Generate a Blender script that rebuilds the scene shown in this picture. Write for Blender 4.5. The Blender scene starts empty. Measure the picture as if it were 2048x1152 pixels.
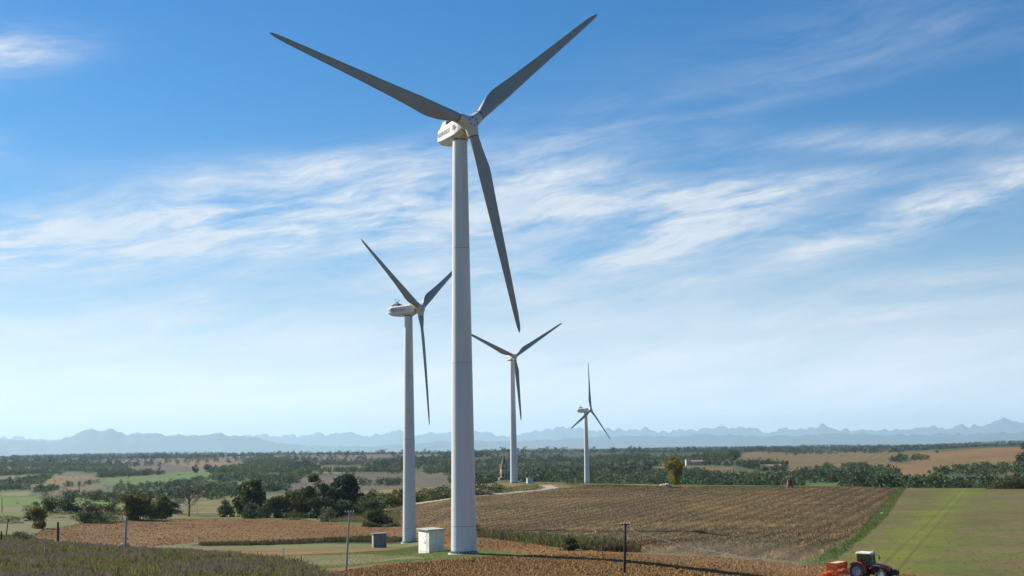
import bpy, bmesh, math, random
import numpy as np
from mathutils import Vector, Matrix
rnd = random.Random(7); rng = np.random.default_rng(7)
S = bpy.context.scene; COL = S.collection
rad = math.radians

# ------------------------------------------------------------------ camera
FPX, PITCH, ROLL = 2526.0, rad(7.4), rad(0.85)        # focal length in pixels of a 2048 px wide frame
Fv = np.array([0, math.cos(PITCH), math.sin(PITCH)]); R0 = np.array([1., 0, 0]); U0 = np.cross(R0, Fv)
Rv = math.cos(ROLL)*R0 - math.sin(ROLL)*U0; Uv = math.cos(ROLL)*U0 + math.sin(ROLL)*R0
cam = bpy.data.cameras.new('camera'); cam_o = bpy.data.objects.new('camera', cam); COL.objects.link(cam_o)
cam.sensor_width = 36; cam.lens = 36*FPX/2048; cam.clip_start = 0.5; cam.clip_end = 250000
cam_o.matrix_world = Matrix(((Rv[0], Uv[0], -Fv[0], 0), (Rv[1], Uv[1], -Fv[1], 0), (Rv[2], Uv[2], -Fv[2], 0), (0, 0, 0, 1)))
S.camera = cam_o

# ------------------------------------------------------------------ light
SUN_EL, SUN_AZ = rad(36), rad(-57)                    # azimuth measured from +Y towards +X
S.view_settings.view_transform = 'Standard'; S.view_settings.look = 'None'
S.view_settings.exposure = 0.98; EXP = 2**0.98; S.view_settings.gamma = 1
SUN_STRENGTH, SKY_STRENGTH = 4.9, 0.05
HAZE, HAZE_COL = 2.7e-5, (.55, .82, 1.)
sl = bpy.data.lights.new('sun', 'SUN'); sl.energy = SUN_STRENGTH; sl.angle = rad(0.5); sl.color = (1, 0.93, 0.82)
so = bpy.data.objects.new('sun', sl); COL.objects.link(so)
sd = Vector((math.sin(SUN_AZ)*math.cos(SUN_EL), math.cos(SUN_AZ)*math.cos(SUN_EL), math.sin(SUN_EL)))
so.rotation_euler = sd.to_track_quat('Z', 'Y').to_euler(); so.location = (-200, 100, 200)

class X:                                              # tiny expression builder for shader maths
    def __init__(s, nt, v): s.nt, s.v = nt, v
    def _m(s, op, o=None, o2=None, clamp=False):
        n = s.nt.nodes.new('ShaderNodeMath'); n.operation = op; n.use_clamp = clamp
        for i, a in enumerate((s, o, o2)):
            if a is None: continue
            if isinstance(a, X): s.nt.links.new(a.v, n.inputs[i])
            else: n.inputs[i].default_value = a
        return X(s.nt, n.outputs[0])
    def __add__(s, o): return s._m('ADD', o)
    def __sub__(s, o): return s._m('SUBTRACT', o)
    def __mul__(s, o): return s._m('MULTIPLY', o)
    def __truediv__(s, o): return s._m('DIVIDE', o)
    def clamp(s): return s._m('ADD', 0.0, clamp=True)
    def exp(s): return s._m('EXPONENT')
    def pw(s, o): return s._m('POWER', o)
    def step(s, a, b):
        n = s.nt.nodes.new('ShaderNodeMapRange'); n.interpolation_type = 'SMOOTHSTEP'
        s.nt.links.new(s.v, n.inputs[0]); n.inputs[1].default_value = a; n.inputs[2].default_value = b
        return X(s.nt, n.outputs[0])
def noise(nt, vec, scale, detail=4, rough=.55, dist=0, dims='3D'):
    n = nt.nodes.new('ShaderNodeTexNoise'); n.noise_dimensions = dims
    n.inputs['Scale'].default_value = scale; n.inputs['Detail'].default_value = detail
    n.inputs['Roughness'].default_value = rough; n.inputs['Distortion'].default_value = dist
    if vec is not None: nt.links.new(vec, n.inputs['Vector'])
    return X(nt, n.outputs['Fac'])
def comb(nt, a, b, c=0.0):
    n = nt.nodes.new('ShaderNodeCombineXYZ')
    for i, q in enumerate((a, b, c)):
        if isinstance(q, X): nt.links.new(q.v, n.inputs[i])
        else: n.inputs[i].default_value = q
    return n.outputs[0]
def mixc(nt, f, a, b, mode='MIX'):
    n = nt.nodes.new('ShaderNodeMix'); n.data_type = 'RGBA'; n.blend_type = mode
    ins = [n.inputs[0], n.inputs[6], n.inputs[7]]
    for i, q in zip(ins, (f, a, b)):
        if isinstance(q, X): q = q.v
        if isinstance(q, bpy.types.NodeSocket): nt.links.new(q, i)
        else: i.default_value = q if not isinstance(q, tuple) else (*q, 1)[:4]
    return n.outputs[2]

# ------------------------------------------------------------------ sky
W = bpy.data.worlds.new('World'); S.world = W; W.use_nodes = True
nt = W.node_tree; bg = nt.nodes['Background']
sky = nt.nodes.new('ShaderNodeTexSky'); sky.sky_type = 'NISHITA'; sky.sun_disc = False
sky.sun_elevation = SUN_EL; sky.sun_rotation = SUN_AZ; sky.altitude = 300
sky.air_density = 1.0; sky.dust_density = 0.25; sky.ozone_density = 2.5
tc = nt.nodes.new('ShaderNodeTexCoord'); sep = nt.nodes.new('ShaderNodeSeparateXYZ')
nt.links.new(tc.outputs['Generated'], sep.inputs[0])
sx, sy, sz = (X(nt, sep.outputs[i]) for i in range(3))
az = sx._m('ARCTAN2', sy); el = sz._m('ARCSINE')
K = 1/FPX
def cx(px): return (px-1024)*K
def ce(px, py): return (904.1-(px-1024)*0.0148-py)*K
ang = rad(9)
ca = az*math.cos(ang) + el*math.sin(ang); cb = el*math.cos(ang) - az*math.sin(ang)
warp = noise(nt, comb(nt, az*6, el*10), 1, 3, .5) - .5
n1 = noise(nt, comb(nt, ca*7, cb*48 + warp*1.6, 2.3), 1, 8, .62, .12)
n2 = noise(nt, comb(nt, ca*18, cb*85 + warp*4, 7.7), 1, 8, .66, .3)
n3 = noise(nt, comb(nt, ca*5, cb*16, 5.1), 1, 4, .5, .2)
def blob(px, py, wx, wy, rot, amp):
    a0, e0 = cx(px), ce(px, py); c, s = math.cos(rad(rot)), math.sin(rad(rot))
    u = ((az-a0)*c + (el-e0)*s)/(wx*K); v = ((el-e0)*c - (az-a0)*s)/(wy*K)
    return ((u*u + v*v)*-1.0).exp()*amp
cov = blob(560, 450, 420, 90, 4, .66)
for b in ((70, 160, 120, 34, 8, .42), (20, 170, 90, 50, 0, .25), (120, 520, 380, 55, 6, .65), (1000, 390, 330, 75, 8, .52), (1250, 500, 330, 55, 12, .55),
          (1400, 450, 170, 45, 15, .4), (1930, 420, 260, 36, 17, .7), (1600, 500, 340, 50, 8, .35), (300, 640, 420, 50, 0, .38),
          (1900, 575, 300, 22, 4, .35), (1700, 90, 420, 60, 10, .10), (1150, 280, 200, 20, 8, .12), (1880, 110, 260, 26, 8, .1), (1700, 170, 500, 20, 5, .10), (1500, 230, 400, 14, 7, .10), (1800, 310, 330, 24, -4, .3), (1500, 395, 420, 30, 3, .35), (1150, 430, 260, 40, 10, .35), (700, 330, 300, 30, 6, .3), (250, 700, 420, 30, 0, .35), (1500, 700, 500, 22, 2, .4), (600, 760, 500, 18, 1, .3), (1300, 580, 300, 22, 6, .35), (1750, 640, 350, 18, 3, .4), (0, 350, 60, 30, 0, .3),
          (850, 560, 260, 40, 0, .35), (1350, 640, 600, 40, 2, .25)):
    cov = cov + blob(*b)
body = (n1-.42)*2.6 + (n2-.5)*1.5 + .42
cloud = (cov*(body*1.75)).clamp()
cloud = cloud*((n2-.5)*.9+.80).clamp()
veil = (n3*.5 + n1*.4 + .1)*(el.step(.32, .0))*.16 + (el*-1.0).step(-.20, -.0)*.97*((n1-.5)*.9+.98)
tot = (cloud + veil*(cloud*-1.0+1.0)).clamp()
below = (el*-1.0).step(-.001, .01)
hsv = nt.nodes.new('ShaderNodeHueSaturation'); hsv.inputs['Saturation'].default_value = 1.48; hsv.inputs['Value'].default_value = 1.0
nt.links.new(sky.outputs[0], hsv.inputs['Color'])
CB = 1/SKY_STRENGTH/EXP
ccol = mixc(nt, cloud, (.76*CB, .78*CB, .86*CB), (.80*CB, .84*CB, .90*CB))
hb = (el*-1.0).step(-.13, .0)*.55+1.0
hs = nt.nodes.new('ShaderNodeVectorMath'); hs.operation = 'SCALE'; nt.links.new(ccol, hs.inputs[0]); nt.links.new(hb.v, hs.inputs['Scale'])
blue = mixc(nt, 1.0, hsv.outputs[0], (.62, .97, 1.08), 'MULTIPLY')
c1 = mixc(nt, tot, blue, hs.outputs[0])
c2 = mixc(nt, below, c1, (.2*CB, .2*CB, .18*CB))
nt.links.new(c2, bg.inputs[0]); bg.inputs[1].default_value = SKY_STRENGTH

# ------------------------------------------------------------------ numpy noise and terrain
def _h(ix, iy, seed):
    v = (ix.astype(np.int64)*374761393 + iy.astype(np.int64)*668265263 + seed*974634777) & 0xffffffff
    v = ((v ^ (v >> 13))*1274126177) & 0xffffffff
    return ((v ^ (v >> 16)) & 0xffff)/65535.0
def vn(x, y, seed=0):
    ix, iy = np.floor(x), np.floor(y); fx, fy = x-ix, y-iy; fx = fx*fx*(3-2*fx); fy = fy*fy*(3-2*fy)
    a, b, c, d = _h(ix, iy, seed), _h(ix+1, iy, seed), _h(ix, iy+1, seed), _h(ix+1, iy+1, seed)
    return (a*(1-fx)+b*fx)*(1-fy)+(c*(1-fx)+d*fx)*fy
def fbm(x, y, o=4, seed=0):
    t = 0; a = .5; x = np.asarray(x, float); y = np.asarray(y, float)
    for i in range(o): t = t+a*vn(x*2**i, y*2**i, seed+i); a *= .5
    return t/(1-.5**o)
def hor(px): return 576+FPX*(Fv[2]+(px-1024)/FPX*Rv[2])/Uv[2]
def ray(px, py):
    d = Fv+(px-1024)/FPX*Rv-(py-576)/FPX*Uv
    return math.atan2(d[0], d[1]), d[2]/math.hypot(d[0], d[1])
RK = [140, 177, 200, 250, 322, 400, 480, 560, 604, 680, 800, 1000, 1400, 2000, 3000, 4500]
TAB = {  # drop below the horizon line, in frame pixels, of the ground at each of the distances RK
 -300: [240, 218, 205, 182, 153, 138, 126, 116, 111, 101, 92, 80, 62, 45, 22, 6],
 0:    [240, 218, 205, 182, 153, 138, 126, 116, 111, 101, 92, 80, 62, 45, 22, 5],
 250:  [242, 222, 210, 190, 172, 146, 125, 118, 112, 103, 92, 80, 62, 42, 22, 6],
 500:  [245, 222, 208, 195, 180, 150, 127, 118, 108, 98, 87, 75, 58, 40, 20, 4],
 700:  [250, 218, 205, 193, 181, 153, 130, 112, 103, 88, 82, 72, 55, 38, 18, 6],
 814:  [250, 208, 200, 190, 181, 150, 122, 98, 84, 70, 72, 68, 54, 36, 16, 6],
 923:  [250, 200, 188, 176, 158, 128, 100, 78, 66, 66, 72, 66, 50, 30, 12, 5],
 1027: [250, 202, 190, 178, 152, 122, 95, 72, 61, 66, 72, 64, 48, 28, 10, 5],
 1200: [258, 203, 191, 180, 150, 118, 90, 72, 66, 70, 76, 64, 46, 26, 10, 6],
 1400: [276, 211, 190, 178, 148, 116, 92, 76, 71, 76, 80, 66, 44, 22, 11, 8],
 1600: [287, 226, 201, 178, 150, 120, 96, 80, 76, 80, 82, 66, 42, 20, 12, 9],
 1800: [290, 230, 205, 178, 150, 122, 100, 86, 83, 88, 88, 70, 44, 22, 13, 11],
 2048: [298, 232, 206, 178, 150, 123, 102, 90, 87, 92, 92, 72, 42, 15, 9, 11],
 2350: [300, 232, 206, 178, 150, 123, 102, 90, 87, 92, 92, 72, 42, 15, 9, 11]}
pxs = sorted(TAB); CA = []; ZT = []
for p in pxs:
    zc = [-1.7, -1.75, -4.0, -7.6, -11.2]
    for r, dp in zip(RK, TAB[p]):
        a, t = ray(p, hor(p)+dp); zc.append(r*t)
    zc += [-7000*5.5/FPX, -12000*3/FPX, -20000*1.8/FPX, -62000*1.2/FPX]
    CA.append(ray(p, 900)[0]); ZT.append(zc)
CA = np.array(CA); ZT = np.array(ZT); LR = np.log(np.array([.5, 3, 25, 60, 100]+RK+[7000, 12000, 20000, 62000], float))
def hermite(xk, yk, x):          # yk: (n, m) -> monotone-ish cubic along axis 0
    h = np.diff(xk)[:, None]; dl = np.diff(yk, axis=0)/h; m = np.zeros_like(yk)
    m[1:-1] = (dl[:-1]*h[1:]+dl[1:]*h[:-1])/(h[1:]+h[:-1]); m[0] = dl[0]; m[-1] = dl[-1]
    i = np.clip(np.searchsorted(xk, x)-1, 0, len(xk)-2); hh = (xk[i+1]-xk[i])[:, None]; t = ((x-xk[i])[:, None])/hh
    t = np.clip(t, 0, 1)
    return (2*t**3-3*t*t+1)*yk[i]+(t**3-2*t*t+t)*hh*m[i]+(-2*t**3+3*t*t)*yk[i+1]+(t**3-t*t)*hh*m[i+1]
AG = np.linspace(CA[0], CA[-1], 400); RG = np.linspace(LR[0], LR[-1], 1400)
_t = hermite(CA, ZT, AG)                       # az x knots
_t = hermite(LR, _t.T.copy(), RG).T.copy()     # az x log r
def hz(x, y):
    x = np.atleast_1d(np.asarray(x, float)); y = np.atleast_1d(np.asarray(y, float))
    r = np.maximum(np.hypot(x, y), .6); a = np.arctan2(x, y)
    w = np.clip((np.abs(a)-1.2)/(math.pi-1.2), 0, 1)
    def look(a):
        fa = np.clip((a-AG[0])/(AG[1]-AG[0]), 0, len(AG)-1.001); fr = np.clip((np.log(r)-RG[0])/(RG[1]-RG[0]), 0, len(RG)-1.001)
        ia = fa.astype(int); ir = fr.astype(int); ta = fa-ia; tr = fr-ir
        return (_t[ia, ir]*(1-ta)+_t[ia+1, ir]*ta)*(1-tr)+(_t[ia, ir+1]*(1-ta)+_t[ia+1, ir+1]*ta)*tr
    z = look(a)*(1-w*.5)+look(-a)*w*.5
    f1 = np.clip((r-850)/900, 0, 1)*np.clip((9000-r)/4000, 0, 1)
    z = z+f1*(fbm(x/420+9, y/700+3, 3, 5)-.5)*36*np.clip(r/2200, .3, 1)
    f2 = np.clip((r-5500)/3000, 0, 1)*np.clip((30000-r)/9000, 0, 1)
    z = z+f2*(fbm(x/2300+4, y/4000+1, 4, 11)-.42)*125
    f3 = np.clip((r-90)/100, 0, 1)*np.clip((900-r)/200, 0, 1)
    return z+f3*(fbm(x/16, y/16, 3, 21)-.5)*.25
RS = np.exp(np.linspace(math.log(20), math.log(30000), 5000))
def hit(px, py):
    a, t = ray(px, py); x = RS*math.sin(a); y = RS*math.cos(a); e = hz(x, y)/RS
    k = np.argmax(e >= t)
    if e[k] < t: k = int(np.argmax(e[RS < 5200]))
    return x[k], y[k]
def wp(poly): return np.array([hit(*p) for p in poly])
def inside(x, y, P):
    m = (x > P[:, 0].min()) & (x < P[:, 0].max()) & (y > P[:, 1].min()) & (y < P[:, 1].max())
    o = np.zeros(x.shape, bool); xs, ys = x[m], y[m]; c = np.zeros(xs.shape, bool); j = len(P)-1
    for i in range(len(P)):
        xi, yi, xj, yj = P[i, 0], P[i, 1], P[j, 0], P[j, 1]
        c ^= ((yi > ys) != (yj > ys)) & (xs < (xj-xi)*(ys-yi)/((yj-yi) or 1e-9)+xi); j = i
    o[m] = c; return o
def scatter(P, n):
    lo, hi = P.min(0), P.max(0); x = rng.uniform(lo[0], hi[0], n); y = rng.uniform(lo[1], hi[1], n)
    m = inside(x, y, P); return x[m], y[m]
def scatter_sp(P, sp):
    lo, hi = P.min(0), P.max(0); return scatter(P, int((hi[0]-lo[0])*(hi[1]-lo[1])/sp**2))

# ------------------------------------------------------------------ object helpers
def tag(o, label=None, cat=None, group=None, kind=None):
    if label: o['label'] = label
    if cat: o['category'] = cat
    if group: o['group'] = group
    if kind: o['kind'] = kind
    return o
def empty(name, loc, rz=0, label=None, cat=None, group=None):
    o = bpy.data.objects.new(name, None); COL.objects.link(o); o.location = loc; o.rotation_euler = (0, 0, rz)
    o.empty_display_size = .5
    return tag(o, label, cat, group)
def mesh_np(name, V, F, mat, parent=None, smooth=False):   # F: (n,3) or (n,4)
    me = bpy.data.meshes.new(name); V = np.asarray(V, np.float32); F = np.asarray(F, np.int32)
    me.vertices.add(len(V)); me.vertices.foreach_set('co', V.ravel()); k = F.shape[1]
    me.loops.add(F.size); me.loops.foreach_set('vertex_index', F.ravel())
    me.polygons.add(len(F)); me.polygons.foreach_set('loop_start', np.arange(len(F), dtype=np.int32)*k)
    me.polygons.foreach_set('loop_total', np.full(len(F), k, np.int32))
    me.polygons.foreach_set('use_smooth', np.full(len(F), smooth)); me.update(calc_edges=True)
    if mat: me.materials.append(mat)
    o = bpy.data.objects.new(name, me); COL.objects.link(o)
    if parent: o.parent = parent
    return o
def set_col(o, C, name='col'):
    a = o.data.attributes.new(name, 'FLOAT_COLOR', 'POINT'); C = np.asarray(C, np.float32)
    if C.shape[1] == 3: C = np.c_[C, np.ones(len(C), np.float32)]
    a.data.foreach_set('color', C.astype(np.float32).ravel())
class MB:
    def __init__(s): s.v = []; s.f = []
    def add(s, vs, fs):
        k = len(s.v); s.v += [tuple(v) for v in vs]; s.f += [tuple(i+k for i in f) for f in fs]; return s
    def box(s, x0, x1, y0, y1, z0, z1, M=None):
        vs = [Vector(p) for p in ((x0, y0, z0), (x1, y0, z0), (x1, y1, z0), (x0, y1, z0), (x0, y0, z1), (x1, y0, z1), (x1, y1, z1), (x0, y1, z1))]
        if M: vs = [M @ v for v in vs]
        return s.add(vs, [(3, 2, 1, 0), (4, 5, 6, 7), (0, 1, 5, 4), (1, 2, 6, 5), (2, 3, 7, 6), (3, 0, 4, 7)])
    def tube(s, pts, rs, n=10, cap=True):
        pts = [Vector(p) for p in pts]; rs = rs if hasattr(rs, '__len__') else [rs]*len(pts); k0 = len(s.v); up = None
        for i, p in enumerate(pts):
            d = (pts[min(i+1, len(pts)-1)]-pts[max(i-1, 0)]).normalized()
            if up is None: up = d.orthogonal().normalized()
            up = (up-d*up.dot(d)).normalized(); b = d.cross(up)
            for j in range(n):
                t = 2*math.pi*j/n; s.v.append(tuple(p+(up*math.cos(t)+b*math.sin(t))*rs[i]))
        for i in range(len(pts)-1):
            for j in range(n):
                a = k0+i*n+j; b = k0+i*n+(j+1) % n; s.f.append((a, b, b+n, a+n))
        if cap:
            s.f.append(tuple(k0+j for j in reversed(range(n)))); s.f.append(tuple(k0+(len(pts)-1)*n+j for j in range(n)))
        return s
    def lathe(s, prof, c=(0, 0, 0), axis='Z', n=32, cap=True):   # prof: (radius, height)
        k0 = len(s.v)
        for (r, h) in prof:
            for j in range(n):
                t = 2*math.pi*j/n; a, b = r*math.cos(t), r*math.sin(t)
                p = {'Z': (a, b, h), 'Y': (b, h, a), 'X': (h, a, b)}[axis]; s.v.append((p[0]+c[0], p[1]+c[1], p[2]+c[2]))
        for i in range(len(prof)-1):
            for j in range(n):
                a = k0+i*n+j; b = k0+i*n+(j+1) % n; s.f.append((a, b, b+n, a+n))
        if cap: s.f.append(tuple(k0+j for j in reversed(range(n)))); s.f.append(tuple(k0+(len(prof)-1)*n+j for j in range(n)))
        return s
    def prism(s, pts, y0, y1, taper=None):             # polygon in x,z pushed along y
        n = len(pts); k = len(s.v)
        for y in (y0, y1):
            for (x, z) in pts: s.v.append((x, y, z))
        s.f.append(tuple(k+i for i in range(n))); s.f.append(tuple(k+n+i for i in reversed(range(n))))
        for i in range(n): j = (i+1) % n; s.f.append((k+i, k+n+i, k+n+j, k+j))
        return s
    def build(s, name, mat, parent=None, smooth=False, bevel=0, loc=None):
        me = bpy.data.meshes.new(name); me.from_pydata(s.v, [], s.f); me.update()
        bm = bmesh.new(); bm.from_mesh(me); bmesh.ops.recalc_face_normals(bm, faces=bm.faces)
        if bevel: bmesh.ops.bevel(bm, geom=[e for e in bm.edges if e.calc_face_angle(0) > .4], offset=bevel, segments=2, affect='EDGES', profile=.6)
        if smooth:
            for f in bm.faces: f.smooth = True
            for e in bm.edges:
                if e.calc_face_angle(0) > .7: e.smooth = False
        bm.to_mesh(me); bm.free()
        if mat: me.materials.append(mat)
        o = bpy.data.objects.new(name, me); COL.objects.link(o)
        if parent: o.parent = parent
        if loc: o.location = loc
        return o
_mats = {}
def mat(name, col, rough=.6, metal=0, var=.12, scale=3., bump=0, bscale=8., spec=.5, stretch=None, noise_col=None):
    if name in _mats: return _mats[name]
    m = bpy.data.materials.new(name); m.use_nodes = True; nt = m.node_tree; b = nt.nodes['Principled BSDF']
    t = nt.nodes.new('ShaderNodeTexCoord'); v = t.outputs['Object']
    if stretch:
        mp = nt.nodes.new('ShaderNodeMapping'); mp.inputs['Scale'].default_value = stretch; nt.links.new(v, mp.inputs[0]); v = mp.outputs[0]
    n = noise(nt, v, scale, 6, .6, .3); f = (n-.5)*2.2+.5
    dark = noise_col or tuple(c*(1-var*2) for c in col)
    c = mixc(nt, f.clamp(), (*dark,), tuple(min(1, q*(1+var*.5)) for q in col))
    nt.links.new(c, b.inputs['Base Color']); b.inputs['Roughness'].default_value = rough; b.inputs['Metallic'].default_value = metal
    b.inputs['Specular IOR Level'].default_value = spec
    if bump:
        bn = nt.nodes.new('ShaderNodeBump'); bn.inputs['Strength'].default_value = bump; bn.inputs['Distance'].default_value = .05
        q = noise(nt, v, bscale, 5, .6); nt.links.new(q.v, bn.inputs['Height']); nt.links.new(bn.outputs[0], b.inputs['Normal'])
    _mats[name] = m; return m

# ------------------------------------------------------------------ ground material
def ground_mat():
    m = bpy.data.materials.new('ground'); m.use_nodes = True; nt = m.node_tree; b = nt.nodes['Principled BSDF']
    at = nt.nodes.new('ShaderNodeAttribute'); at.attribute_name = 'col'
    tx = nt.nodes.new('ShaderNodeAttribute'); tx.attribute_name = 'tex'
    sp = nt.nodes.new('ShaderNodeSeparateColor'); nt.links.new(tx.outputs['Color'], sp.inputs[0])
    soil, grass, wide = (X(nt, sp.outputs[i]) for i in range(3))
    g = nt.nodes.new('ShaderNodeNewGeometry'); P = g.outputs['Position']
    a = noise(nt, P, 3.2, 8, .75); b2 = noise(nt, P, .35, 6, .7)
    c = noise(nt, P, 1.1, 8, .75); d = noise(nt, P, .035, 5, .6, .4)
    f = (a-.5)*3.4*soil + (b2-.5)*1.2*soil + (c-.5)*2.2*grass + (d-.5)*1.7*wide + 1.0
    f = f._m('MAXIMUM', .25)._m('MINIMUM', 2.0)
    sc = nt.nodes.new('ShaderNodeVectorMath'); sc.operation = 'SCALE'
    nt.links.new(at.outputs['Color'], sc.inputs[0]); nt.links.new(f.v, sc.inputs['Scale'])
    nt.links.new(sc.outputs[0], b.inputs['Base Color']); b.inputs['Roughness'].default_value = .95; b.inputs['Specular IOR Level'].default_value = .15
    bn = nt.nodes.new('ShaderNodeBump'); bn.inputs['Distance'].default_value = .22; bn.inputs['Strength'].default_value = .9
    hgt = a*soil*.55 + b2*soil*.45 + c*grass*.7
    nt.links.new(hgt.v, bn.inputs['Height']); nt.links.new(bn.outputs[0], b.inputs['Normal'])
    return m
GM = ground_mat()

# ------------------------------------------------------------------ ground sheet, coloured by field
fine = np.radians(np.arange(-26.5, 26.51, .06)); side = np.radians(np.array([29, 32, 36, 42, 50, 60, 72, 86, 102, 120, 140, 160, 180.]))
A = np.r_[-side[::-1], fine, side]
rr = [3.]
while rr[-1] < 60000:
    r = rr[-1]; rr.append(r*(1.03 if r < 90 else 1.0065 if r < 700 else 1.011 if r < 6000 else 1.03))
Rr = np.r_[0.6, rr]; nA, nR = len(A), len(Rr)
AA, RR = np.meshgrid(A, Rr); GX = (RR*np.sin(AA)).ravel(); GY = (RR*np.cos(AA)).ravel(); GZ = hz(GX, GY)
wob = 1.2*np.clip(RR.ravel()/300, .3, 8); WX = GX+(fbm(GX/4, GY/4, 3, 31)-.5)*wob; WY = GY+(fbm(GX/4+50, GY/4, 3, 37)-.5)*wob*3
Rf = RR.ravel()
C = np.zeros((len(GX), 3)); TX = np.zeros((len(GX), 3)); ID = np.zeros(len(GX), int)
far = np.clip((Rf-700)/300, 0, 1)[:, None]
q = fbm(GX/60, GY/60, 4, 3)[:, None]
C[:] = (np.array([.15, .155, .06])*(1-q)+np.array([.24, .2, .09])*q)
q2 = (fbm(GX/260, GY/420, 3, 8)[:, None] > .52)
C[:] = C*(1-far)+far*np.where(q2, np.array([.15, .14, .065]), np.array([.085, .105, .042]))
vf = np.clip((Rf-2300)/900, 0, 1)[:, None]; C[:] = C*(1-vf)+vf*np.where(fbm(GX/900, GY/900, 3, 6)[:, None] > .56, np.array([.17, .14, .09]), np.array([.055, .075, .045]))
TX[:] = (.05, .45, .5)
NAMES = {0: 'ground'}
def paint(name, poly, col, tex, col2=None, sc=20., wobble=True, world=None):
    P = wp(poly) if world is None else world
    m = inside(WX if wobble else GX, WY if wobble else GY, P)
    c = np.array(col)[None]*np.ones((m.sum(), 1))
    if col2 is not None:
        k = np.clip((fbm(GX[m]/sc, GY[m]/sc, 4, 17)[:, None]-.5)*3+.5, 0, 1); c = c*(1-k)+np.array(col2)*k
    C[m] = c; TX[m] = tex
    if name:
        i = next((k for k, v in NAMES.items() if v == name), None)
        if i is None: i = len(NAMES); NAMES[i] = name
        ID[m] = i
    return P, m
SOIL = (.25, .122, .032); SOIL2 = (.29, .162, .058)
# far patchwork
FT = (.0, .25, .45); TAN = (.27, .17, .065); TAN2 = (.20, .14, .06); GRN = (.12, .20, .04)
for poly, c in (
 ([(92, 967), (110, 953), (165, 952), (190, 955), (125, 967)], TAN), ([(55, 996), (130, 976), (200, 968), (210, 974), (160, 986), (90, 996)], TAN2),
 ([(200, 964), (235, 953), (330, 953), (330, 947), (420, 943), (432, 958), (330, 964), (250, 968)], GRN), ([(400, 970), (485, 962), (485, 976), (420, 977)], GRN),
 ([(0, 985), (60, 983), (60, 992), (0, 992)], (.22, .22, .09)), ([(0, 953), (90, 950), (100, 955), (40, 962), (0, 962)], (.19, .2, .07)),
 ([(190, 924), (320, 924), (380, 928), (400, 943), (310, 946), (215, 940)], (.14, .105, .075)), ([(320, 924), (450, 922), (515, 933), (430, 936), (400, 944), (375, 932)], TAN),
 ([(560, 977), (600, 956), (671, 948), (801, 947), (1000, 955), (1000, 978)], (.15, .118, .08)), ([(581, 919), (766, 919), (725, 930), (617, 930)], TAN2),
 ([(633, 935), (725, 933), (720, 945), (638, 947)], (.24, .22, .09)), ([(848, 940), (910, 936), (910, 949), (848, 949)], (.24, .22, .09)),
 ([(1300, 936), (1330, 930), (1465, 934), (1490, 949), (1400, 944), (1330, 942)], TAN2), ([(1495, 944), (1575, 942), (1650, 940), (1600, 957), (1500, 953)], TAN2),
 ([(1465, 922), (1484, 908), (1600, 906), (1800, 903), (1790, 930), (1720, 940), (1606, 949), (1574, 944), (1560, 930)], TAN2),
 ([(1668, 946), (1761, 932), (1850, 926), (1762, 919), (1848, 905), (1950, 898), (2150, 893), (2150, 960), (1918, 941), (1888, 945), (1853, 961), (1812, 961), (1793, 947), (1758, 941)], (.28, .175, .068)),
 ([(1600, 965), (1682, 965), (1682, 975), (1600, 975)], GRN)):
    P, m = paint('far_fields', poly, c, FT, tuple(k*.82 for k in c), 90)
    if poly[0] == (1465, 922):
        st = (np.sin((GX[m]*.93-GY[m]*.36)/16*2*math.pi) > .35)[:, None]; C[m] = np.where(st, C[m]*1.28, C[m])
# near side of the valley
paint('meadow', [(-200, 993), (0, 993), (160, 997), (330, 1004), (330, 1014), (200, 1019), (90, 1013), (-200, 1006)], (.115, .215, .02), (0, .3, .3), (.14, .20, .03), 40)
paint('meadow', [(-200, 1021), (0, 1021), (55, 1023), (80, 1031), (60, 1036), (-200, 1038)], (.15, .20, .045), (0, .4, .3))
paint('meadow', [(395, 1000), (470, 996), (640, 985), (720, 983), (905, 971), (1080, 966), (1300, 963), (1340, 972), (1060, 984), (830, 1006), (700, 1030), (480, 1037), (350, 1036)], (.27, .20, .065), (.15, .9, .9), (.12, .13, .035), 9)
paint('meadow', [(1300, 964), (1560, 968), (1560, 973), (1290, 973)], (.11, .18, .04), (0, .5, .4))
# green sown field on the right, verge
paint('sown_field', [(1812, 975), (1900, 974), (2300, 974), (2300, 1175), (1800, 1160), (1640, 1140), (1690, 1095), (1760, 1035)], (.19, .14, .06), (.25, .7, .6), (.15, .175, .035), 9)
m = ID == [k for k, v in NAMES.items() if v == 'sown_field'][0]
th = rad(20); U_ = GX*math.cos(th)-GY*math.sin(th); V_ = GX*math.sin(th)+GY*math.cos(th)
tl = wp([(1925-27*i, 985+28*i) for i in range(7)])
def polydist(x, y, P):
    d = np.full(x.shape, 1e9)
    for a, b in zip(P[:-1], P[1:]):
        ab = b-a; t = np.clip(((x-a[0])*ab[0]+(y-a[1])*ab[1])/(ab@ab), 0, 1); d = np.minimum(d, np.hypot(x-a[0]-t*ab[0], y-a[1]-t*ab[1]))
    return d
def sgn_off(x, y, P):     # signed lateral offset from the straight line P0-P1
    d = P[-1]-P[0]; d = d/np.hypot(*d); return (x-P[0, 0])*d[1]-(y-P[0, 1])*d[0]
so_ = polydist(GX, GY, tl)*np.sign(sgn_off(GX, GY, tl[[0, 3]])) if False else None
def side_off(x, y):
    yy = tl[::-1, 1]; xx = tl[::-1, 0]; x0 = np.interp(y, yy, xx)+np.where(y > yy[-1], (y-yy[-1])*.36, 0); return (x-x0)*.94
so_ = side_off(GX, GY)
kc = np.clip(1-np.abs(so_[m]+1.0)/9-.2+.9*(fbm(GX[m]/6, GY[m]/6, 3, 77)-.5), 0, 1)[:, None]; C[m] = C[m]*(1-kc)+np.array([.20, .24, .025])*kc
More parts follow.
